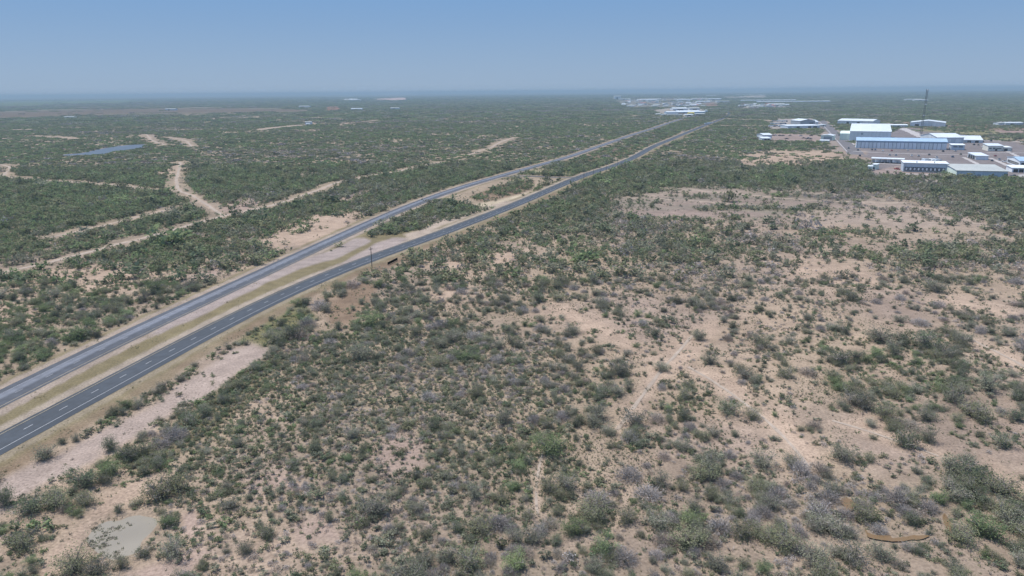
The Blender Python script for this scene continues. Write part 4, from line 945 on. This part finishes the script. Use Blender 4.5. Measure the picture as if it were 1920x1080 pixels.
yard = [((1612, 293), 'black', True, 'black pickup near the left end of the yard'), ((1650, 300), 'silver', True, 'silver pickup between the blue hangar and the carport'), ((1742, 291), 'black', False, 'black car before the right half of the blue hangar'), ((1756, 296), 'white', True, 'white pickup behind the row of trailer trucks'), ((1786, 295), 'blue', True, 'blue pickup in the middle of the open yard'),
 ((1860, 302), 'black', False, 'black car on the lot right of the small shed'), ((1873, 300), 'silver', True, 'silver pickup on the lot right of the small shed'), ((1884, 304), 'white', True, 'white pickup left of the blue workshop'), ((1866, 293), 'red', False, 'red car on the lot before the cream office'), ((1842, 276), 'white', False, 'white car behind the small shed'), ((1826, 272), 'black', True, 'black pickup before the low white wing'), ((1834, 272.6), 'tan', True, 'tan pickup before the low white wing'),
 ((1668, 291.5), 'silver', True, 'first silver pickup of four parked in a row before the blue hangar'), ((1679.7, 292), 'silver', True, 'second silver pickup of four parked before the blue hangar'), ((1709, 292.6), 'white', True, 'third vehicle of four, white, before the blue hangar'), ((1722, 293.2), 'silver', True, 'last pickup of four parked before the blue hangar'),
 ((1608.5, 282), 'black', False, 'black car at the left corner of the blue hangar'), ((1635, 281.5), 'black', False, 'black car under the small awning of the blue hangar'), ((1641, 281.8), 'blue', False, 'blue car right of the awning of the blue hangar'), ((1655, 283.5), 'white', False, 'white car just before the blue hangar doors'), ((1672, 283.2), 'red', False, 'red car before the blue hangar doors'),
 ((1702, 282), 'white', True, 'white van sized pickup before the middle of the blue hangar'), ((1768, 284.5), 'black', True, 'black pickup at the right corner of the blue hangar'), ((1791, 283.8), 'silver', True, 'silver pickup before the flat grey workshop'), ((1801, 290), 'tan', True, 'tan pickup left of the small white roofed shed'),
 ((1682, 318), 'red', True, 'red brown flatbed pickup left of the loading dock'), ((1843, 266), 'black', False, 'black car beside the low white wing'), ((1858, 264.8), 'black', True, 'black pickup beyond the cream office'), ((1849, 281), 'black', True, 'black pickup left of the cream office'), ((1895, 281.4), 'black', False, 'black car right of the cream annex'), ((1890, 315.5), 'black', False, 'black car left of the low white shed'), ((1901, 331.5), 'black', True, 'black pickup in the lower right corner of the yard'),
 ((1816, 267.5), 'silver', False, 'silver car before the low white wing'), ((1573, 254), 'black', False, 'black car on the verge of the access road'), ((1591, 278.5), 'black', False, 'black car at the lower end of the access road')]
for q, c_, t_, lb in yard: car(q, c_, t_, lb, 'vehicles in the hangar yard', rng.uniform(0, 6.28) if q[1] > 300 else 1.2)
gv = [((1449, 254.5), 'black'), ((1454, 254.4), 'silver'), ((1462, 254.8), 'black'), ((1468, 254.9), 'black'), ((1481, 254.8), 'tan'), ((1475, 260.8), 'black'), ((1502, 255.2), 'silver'), ((1507, 259.6), 'black'), ((1514, 261), 'black'), ((1516, 259.2), 'silver'), ((1520, 261.2), 'black'), ((1521, 255), 'black')]
WH = ('back row, beside the white shed', 'back row, second from the white shed', 'back row, third from the white shed', 'back row, fourth from the white shed', 'back row, middle of the yard', 'front edge, alone left of centre', 'back row, right of the middle', 'alone right of centre', 'left of the cluster of three', 'behind the cluster of three', 'right of the cluster of three', 'back row, nearest the green shed')
for (q, c_), wh_ in zip(gv, WH): car(q, c_, True, '%s pickup in the pink gravel yard, %s' % (c_, wh_), 'vehicles in the pink gravel yard', rng.uniform(-.6, .6))
def semi(q, rz, box, label, group, cab='white', ln=13.5):
    x, y_ = G(*q); r = empty('semi_truck', (float(x), float(y_), .02), rz); tag(r, label, 'truck', group)
    MB().box(-ln + 2, 2, -1.28, 1.28, 1.15, 4.0).build('trailer', STEEL[box], r)
    MB().prism([(2.6, .5), (6.1, .5), (6.2, 1.6), (5.2, 1.9), (4.9, 3.3), (4.4, 3.7), (2.6, 3.7)], -1.2, 1.2, 'y').build('cab', PAINT[cab], r)
    MB().prism([(5.27, 1.95), (5.02, 3.2), (4.98, 3.2), (5.2, 1.95)], -1.05, 1.05, 'y').build('windscreen', GLASS, r)
    for wx in (-ln + 3.2, -ln + 4.5, 3.0, 5.4):
        for sy in (-1, 1): MB().tube((wx, sy * .85, .52), (wx, sy * 1.22, .52), .52, .52, 10).build('wheel', RUBBER, r)
for i in range(5): semi((1730 + 6.6 * i, 303.2 + .1 * i), 1.35, ('slate', 'grey', 'pale', 'slate', 'grey')[i], ('leftmost', 'second from left', 'middle', 'second from right', 'rightmost')[i] + ' trailer truck of five parked behind the loading dock', 'trailer trucks behind the loading dock', 'black')
semi((1327.5, 233.3), .35, 'white', 'white trailer truck standing beside the far dark carriageway', None); semi((1333.5, 231.8), .35, 'white', 'second white truck ahead of it beside the far carriageway', None)
for i in range(4): semi((1646 + 11 * i, 305.2 + .4 * i), .12, ('white', 'grey', 'grey', 'white')[i], ('leftmost', 'second from left', 'third from left', 'rightmost')[i] + ' truck under the long white carport', 'trucks under the carport', ('white', 'black', 'black', 'white')[i], 6)
for i in range(9):
    row, k = divmod(i, 3); semi((1449.5 + 9 * k + row * 2.6, 237.6 - 4.6 * row), .05, ('white', 'pale', 'grey')[(i * 2 + row) % 3], ('front', 'middle', 'back')[row] + ' row, ' + ('left', 'centre', 'right')[k] + ' trailer in the yard beside the depot', 'trailers in the depot yard', ('black', 'white', 'blue')[k])

# ------------------------------------------------------------------ the far town, farms and the truck stop
trk = [((1231, 216.2), 16, 30, 4.5, 'white', 'white shed at the left end of the truck stop'), ((1241.5, 217), 22, 24, 4.5, 'white', 'second white shed of the truck stop'), ((1252, 217.2), 40, 22, 5, 'white', 'widest white shed in front of the truck stop'), ((1264, 217), 28, 20, 4, 'pale', 'pale low shed in front of the truck stop'),
 ((1250, 213.4), 150, 40, 6, 'blue', 'long pale blue fuel canopy of the truck stop'), ((1270, 212.4), 90, 50, 7, 'pale', 'main pale hall of the truck stop'), ((1262, 207), 66, 60, 8, 'white', 'white barn behind the truck stop'), ((1293, 206.4), 46, 50, 8, 'white', 'smaller white barn behind the truck stop'),
 ((1284, 217.6), 30, 26, 4.5, 'cream', 'cream shed left of the yellow canopy'), ((1291.5, 216.4), 20, 22, 9, 'yellow', 'yellow walled fuel station of the truck stop'), ((1299, 216), 44, 24, 4.5, 'white', 'white shed right of the yellow station')]
for (q, wd, dp, h_, wl, lb) in trk: building(lb, q, q, dp, h_, h_ + dp * .06, 'x', wl, 'yellow' if wl == 'yellow' else ('white', 'roofgrey', 'roofgrey')[int(wd) % 3], 'truck_stop_building', 'buildings of the truck stop', doors=((.5, wd * .4, h_ * .6, DARK),), wd=wd, rz=.02)
x, y_ = G(1323.5, 210.5); tk = empty('storage_tank', (float(x), float(y_), 0)); tag(tk, 'round white storage tank between the far carriageways', 'tank')
MB().tube((0, 0, -.5), (0, 0, 8), 7, 7, 24).build('shell', STEEL['white'], tk); MB().tube((0, 0, 8.0), (0, 0, 10), 7.1, .6, 24).build('roof', STEEL['white'], tk)
big = [((1195, 189.6), 170, 46, 9, 'white', 'long white warehouse at the left of the far town'), ((1214, 187.6), 130, 50, 9, 'pale', 'second long warehouse at the left of the far town'), ((1152, 186), 70, 60, 30, 'pale', 'tall pale grain elevator at the left end of the town'), ((1161, 187.5), 110, 40, 10, 'pale', 'pale shed right of the grain elevator'),
 ((1270, 188.4), 110, 50, 8, 'white', 'white store in the middle of the town'), ((1298, 187), 140, 60, 10, 'white', 'largest white store of the town'), ((1327, 187.6), 120, 46, 9, 'white', 'white store right of the largest one'), ((1344, 192), 90, 36, 8, 'white', 'bright white shed above the red earth lot'), ((1306, 192.4), 100, 40, 7, 'pale', 'pale store left of the bright shed'),
 ((1398, 198.2), 56, 30, 7, 'white', 'white shed at the left of the roadside lots'), ((1404, 201.4), 80, 40, 5, 'cream', 'low cream shed among the roadside lots'), ((1442, 198), 90, 40, 8, 'pale', 'pale hall at the right of the roadside lots'), ((1452, 198.6), 60, 40, 7, 'white', 'white hall at the right end of the roadside lots'),
 ((1325, 180.2), 150, 50, 10, 'white', 'white plant beyond the town'), ((1380, 178.6), 480, 30, 7, 'pale', 'very long low building beyond the town'), ((1390, 190), 420, 30, 7, 'blue', 'long pale blue building right of the town'), ((1420, 192.4), 500, 30, 6, 'blue', 'second long blue building right of the town'),
 ((732, 205.4), 46, 30, 8, 'white', 'single white barn on the far plain left of the highway'), ((645, 189), 190, 60, 10, 'white', 'cluster of white sheds far on the left plain'), ((655, 188.6), 90, 60, 14, 'pale', 'tall pale shed far on the left plain'), ((572, 233.5), 18, 14, 7, 'white', 'small white house in the left brush'), ((120, 221.8), 40, 20, 6, 'cream', 'cream farmhouse far on the left'), ((309, 207), 60, 30, 8, 'white', 'white farm shed at the far left field'),
 ((560, 201.5), 70, 40, 7, 'pale', 'pale farm shed beyond the left field'), ((658, 206), 60, 30, 6, 'pale', 'pale shed beside the red earth mound'), ((574, 234.8), 10, 10, 4, 'cream', 'tiny cream hut beside the small white house'), ((1700, 188.5), 110, 40, 8, 'white', 'white shed far beyond the radio mast'), ((1716, 189.5), 90, 40, 8, 'white', 'second white shed far beyond the radio mast'), ((1872, 234.5), 60, 20, 5, 'white', 'long white trailer home at the right'), ((1885, 234.6), 40, 20, 5, 'white', 'shorter white trailer home at the right')]
for (q, wd, dp, h_, wl, lb) in big: building(lb, q, q, dp, h_, h_ + dp * .07, 'x', wl, ('roofgrey', 'white', 'roofgrey')[int(q[0]) % 3], 'far_building', 'far buildings', doors=((.4, wd * .2, h_ * .6, DARK),), wd=wd, rz=0)
pr = random.Random(3); seen = []
tw_w, tw_r = shell(1, 1, 1, 1.35, 'x').me('town_wall', [STEEL['cream']]), None
TOWN = []
for wl in ('cream', 'pale', 'white'):
    for rf in ('white', 'roofgrey', 'red', 'grey'): TOWN.append((shell(24, 14, 4, 6.2, 'x').me('town_wall', STEEL[wl]), roofing(24, 14, 4, 6.2, 'x').me('town_roof', STEEL[rf]), wl, rf))
RC = {'white': 'white', 'roofgrey': 'light grey', 'red': 'reddish', 'grey': 'dark grey'}
spots = []
while len(spots) < 120:
    qx, qy = pr.uniform(1165, 1345), pr.uniform(186.5, 200.5)
    if pr.random() < .22: qx, qy = pr.uniform(1385, 1470), pr.uniform(195, 201.5)
    if qx > 1318 and qx < 1352 and qy > 190.5: continue
    if any(abs(qx - a) < 3.5 and abs(qy - c) < .6 for a, c in spots): continue
    spots.append((qx, qy))
for qx, qy in spots:
    wm_, rm_, wl, rf = pr.choices(TOWN, [{'white': 2.2, 'roofgrey': 3, 'red': 1.4, 'grey': 2}[t_[3]] for t_ in TOWN])[0]; x, y_ = G(qx, qy); r = empty('town_house', (float(x), float(y_), 0), pr.choice([0, .3, 1.57, 1.2])); s_ = pr.uniform(.65, 1.75); r.scale = (s_, s_, pr.uniform(.9, 1.4))
    area = 'among the roadside lots' if qx > 1380 else ('at the left of the far town' if qx < 1225 else ('in the middle of the far town' if qx < 1285 else 'at the right of the far town'))
    size = 'small' if s_ < 1.0 else ('medium' if s_ < 1.4 else 'large')
    tag(r, '%s %s roofed %s building %s' % (size, RC[rf], wl, area), 'building', '%s %s roofed %s buildings %s' % (size, RC[rf], wl, area))
    link('wall', wm_, r); link('roof', rm_, r)

# pale concrete strips and worn marks on the yard
asph_pave = mat('sunbleached_asphalt', (.125, .115, .115), .9, scale=.2)
CST = mat('pale_concrete', (.36, .335, .32), .9, scale=.2); 
for pts, wd_, lb in [([(1600,283.5),(1660,287),(1720,288.4),(1790,289.8),(1850,290.6)], 5, 'pale strip along the front of the blue hangar'), ([(1636,306),(1668,307.5),(1694,308.6)], 5, 'pale strip before the carport'), ([(1660,318.6),(1676,318.9),(1690,319.3)], 3, 'pale strip left of the loading dock'),
  ([(1806,295),(1822,302),(1834,308)], 5, 'pale worn wedge left of the small shed'), ([(1855,296),(1870,302),(1890,311),(1905,318)], 5, 'pale diagonal strip right of the small shed'), ([(1888,284),(1900,289),(1910,294)], 5, 'pale diagonal strip beyond the small shed'), ([(1850,286),(1880,286.4),(1930,287)], 5, 'pale strip before the cream office'),
  ([(1556,227),(1568,238),(1582,252),(1596,266),(1606,276)], 2.2, 'pale footpath beside the access road'), ([(1536,228),(1550,242),(1568,262),(1588,284)], 1.6, 'pale kerb line of the access road'), ([(1694,326),(1735,327),(1776,328)], 6, 'pale apron below the loading dock'), ([(1800,263.5),(1850,264),(1900,265),(1940,269)], 9, 'curving pale road right of the hangars'), ([(1690,240),(1715,250),(1730,257)], 18, 'grey lane behind the blue hangar'), ([(1905,333),(1912,329),(1930,327)], 8, 'pale drive at the right end of the yard')]:
    strip('concrete_strip', line_world(pts, 8, 1), -wd_ / 2, wd_ / 2, .045, CST, wd_ * .12, lb)

strip('access_road', line_world([(1536,224),(1541,228),(1557,243),(1570,255),(1583,267),(1598,281),(1606,290)], 8, 2), -11, 11, .04, asph_pave, .5, 'wide grey access road left of the hangars')

# trees by the hangars
tp_ = [PROTO[i] for i in POOL[('green', 0, 'dark')]]
for (qx, qy, s_, lb) in [(1577, 243, 8, 'dark tree beside the green wing of the tall hangar'), (1583, 257, 7.5, 'dark tree at the left wall of the tall hangar'), (1590, 262, 6, 'small dark tree at the corner of the tall hangar'), (1797, 278, 4.5, 'small tree right of the blue hangar'), (1843, 247.5, 8, 'dark tree in the grass right of the mast'), (1835, 246, 6, 'second dark tree in the grass right of the mast'),
     (1904, 263, 9, 'broad dark tree at the right edge'), (1912, 261.5, 8, 'second broad dark tree at the right edge'), (1664, 325, 4, 'tree in front of the red brown flatbed'), (1680, 326, 3, 'leftmost shrub row tree before the dock'), (1708, 327, 2.4, 'round bush before the loading dock'), (1724, 328, 2.2, 'second round bush before the loading dock'), (1790, 246, 6, 'dark tree beside the arched hangar'), (1558, 232, 7, 'dark tree at the top of the access road'), (1570, 236, 7, 'dark tree left of the green wing')]:
    x, y_ = G(qx, qy); r = empty('yard_tree', (float(x), float(y_), 0), rng.uniform(0, 6)); r.scale = (s_ * .62, s_ * .62, s_ * .8); tag(r, lb, 'tree', 'trees around the hangars'); p_ = tp_[int(rng.integers(0, len(tp_)))]; link('crown', p_[2], r); link('trunk', p_[3], r)

# ------------------------------------------------------------------ haze: the dusty air itself
hm = bpy.data.materials.new('dusty_air'); hm.use_nodes = True; t = hm.node_tree; t.nodes.clear()
o_ = t.nodes.new('ShaderNodeOutputMaterial'); pv = t.nodes.new('ShaderNodeVolumePrincipled')
pv.inputs['Color'].default_value = (.36, .49, .60, 1); pv.inputs['Density'].default_value = HAZE; pv.inputs['Anisotropy'].default_value = 0
t.links.new(pv.outputs[0], o_.inputs['Volume'])
hb = MB().box(-52000, 52000, -3000, 52000, -3.5, 112).build('haze', hm); tag(hb, 'pale blue dusty air over the plain', kind='stuff')
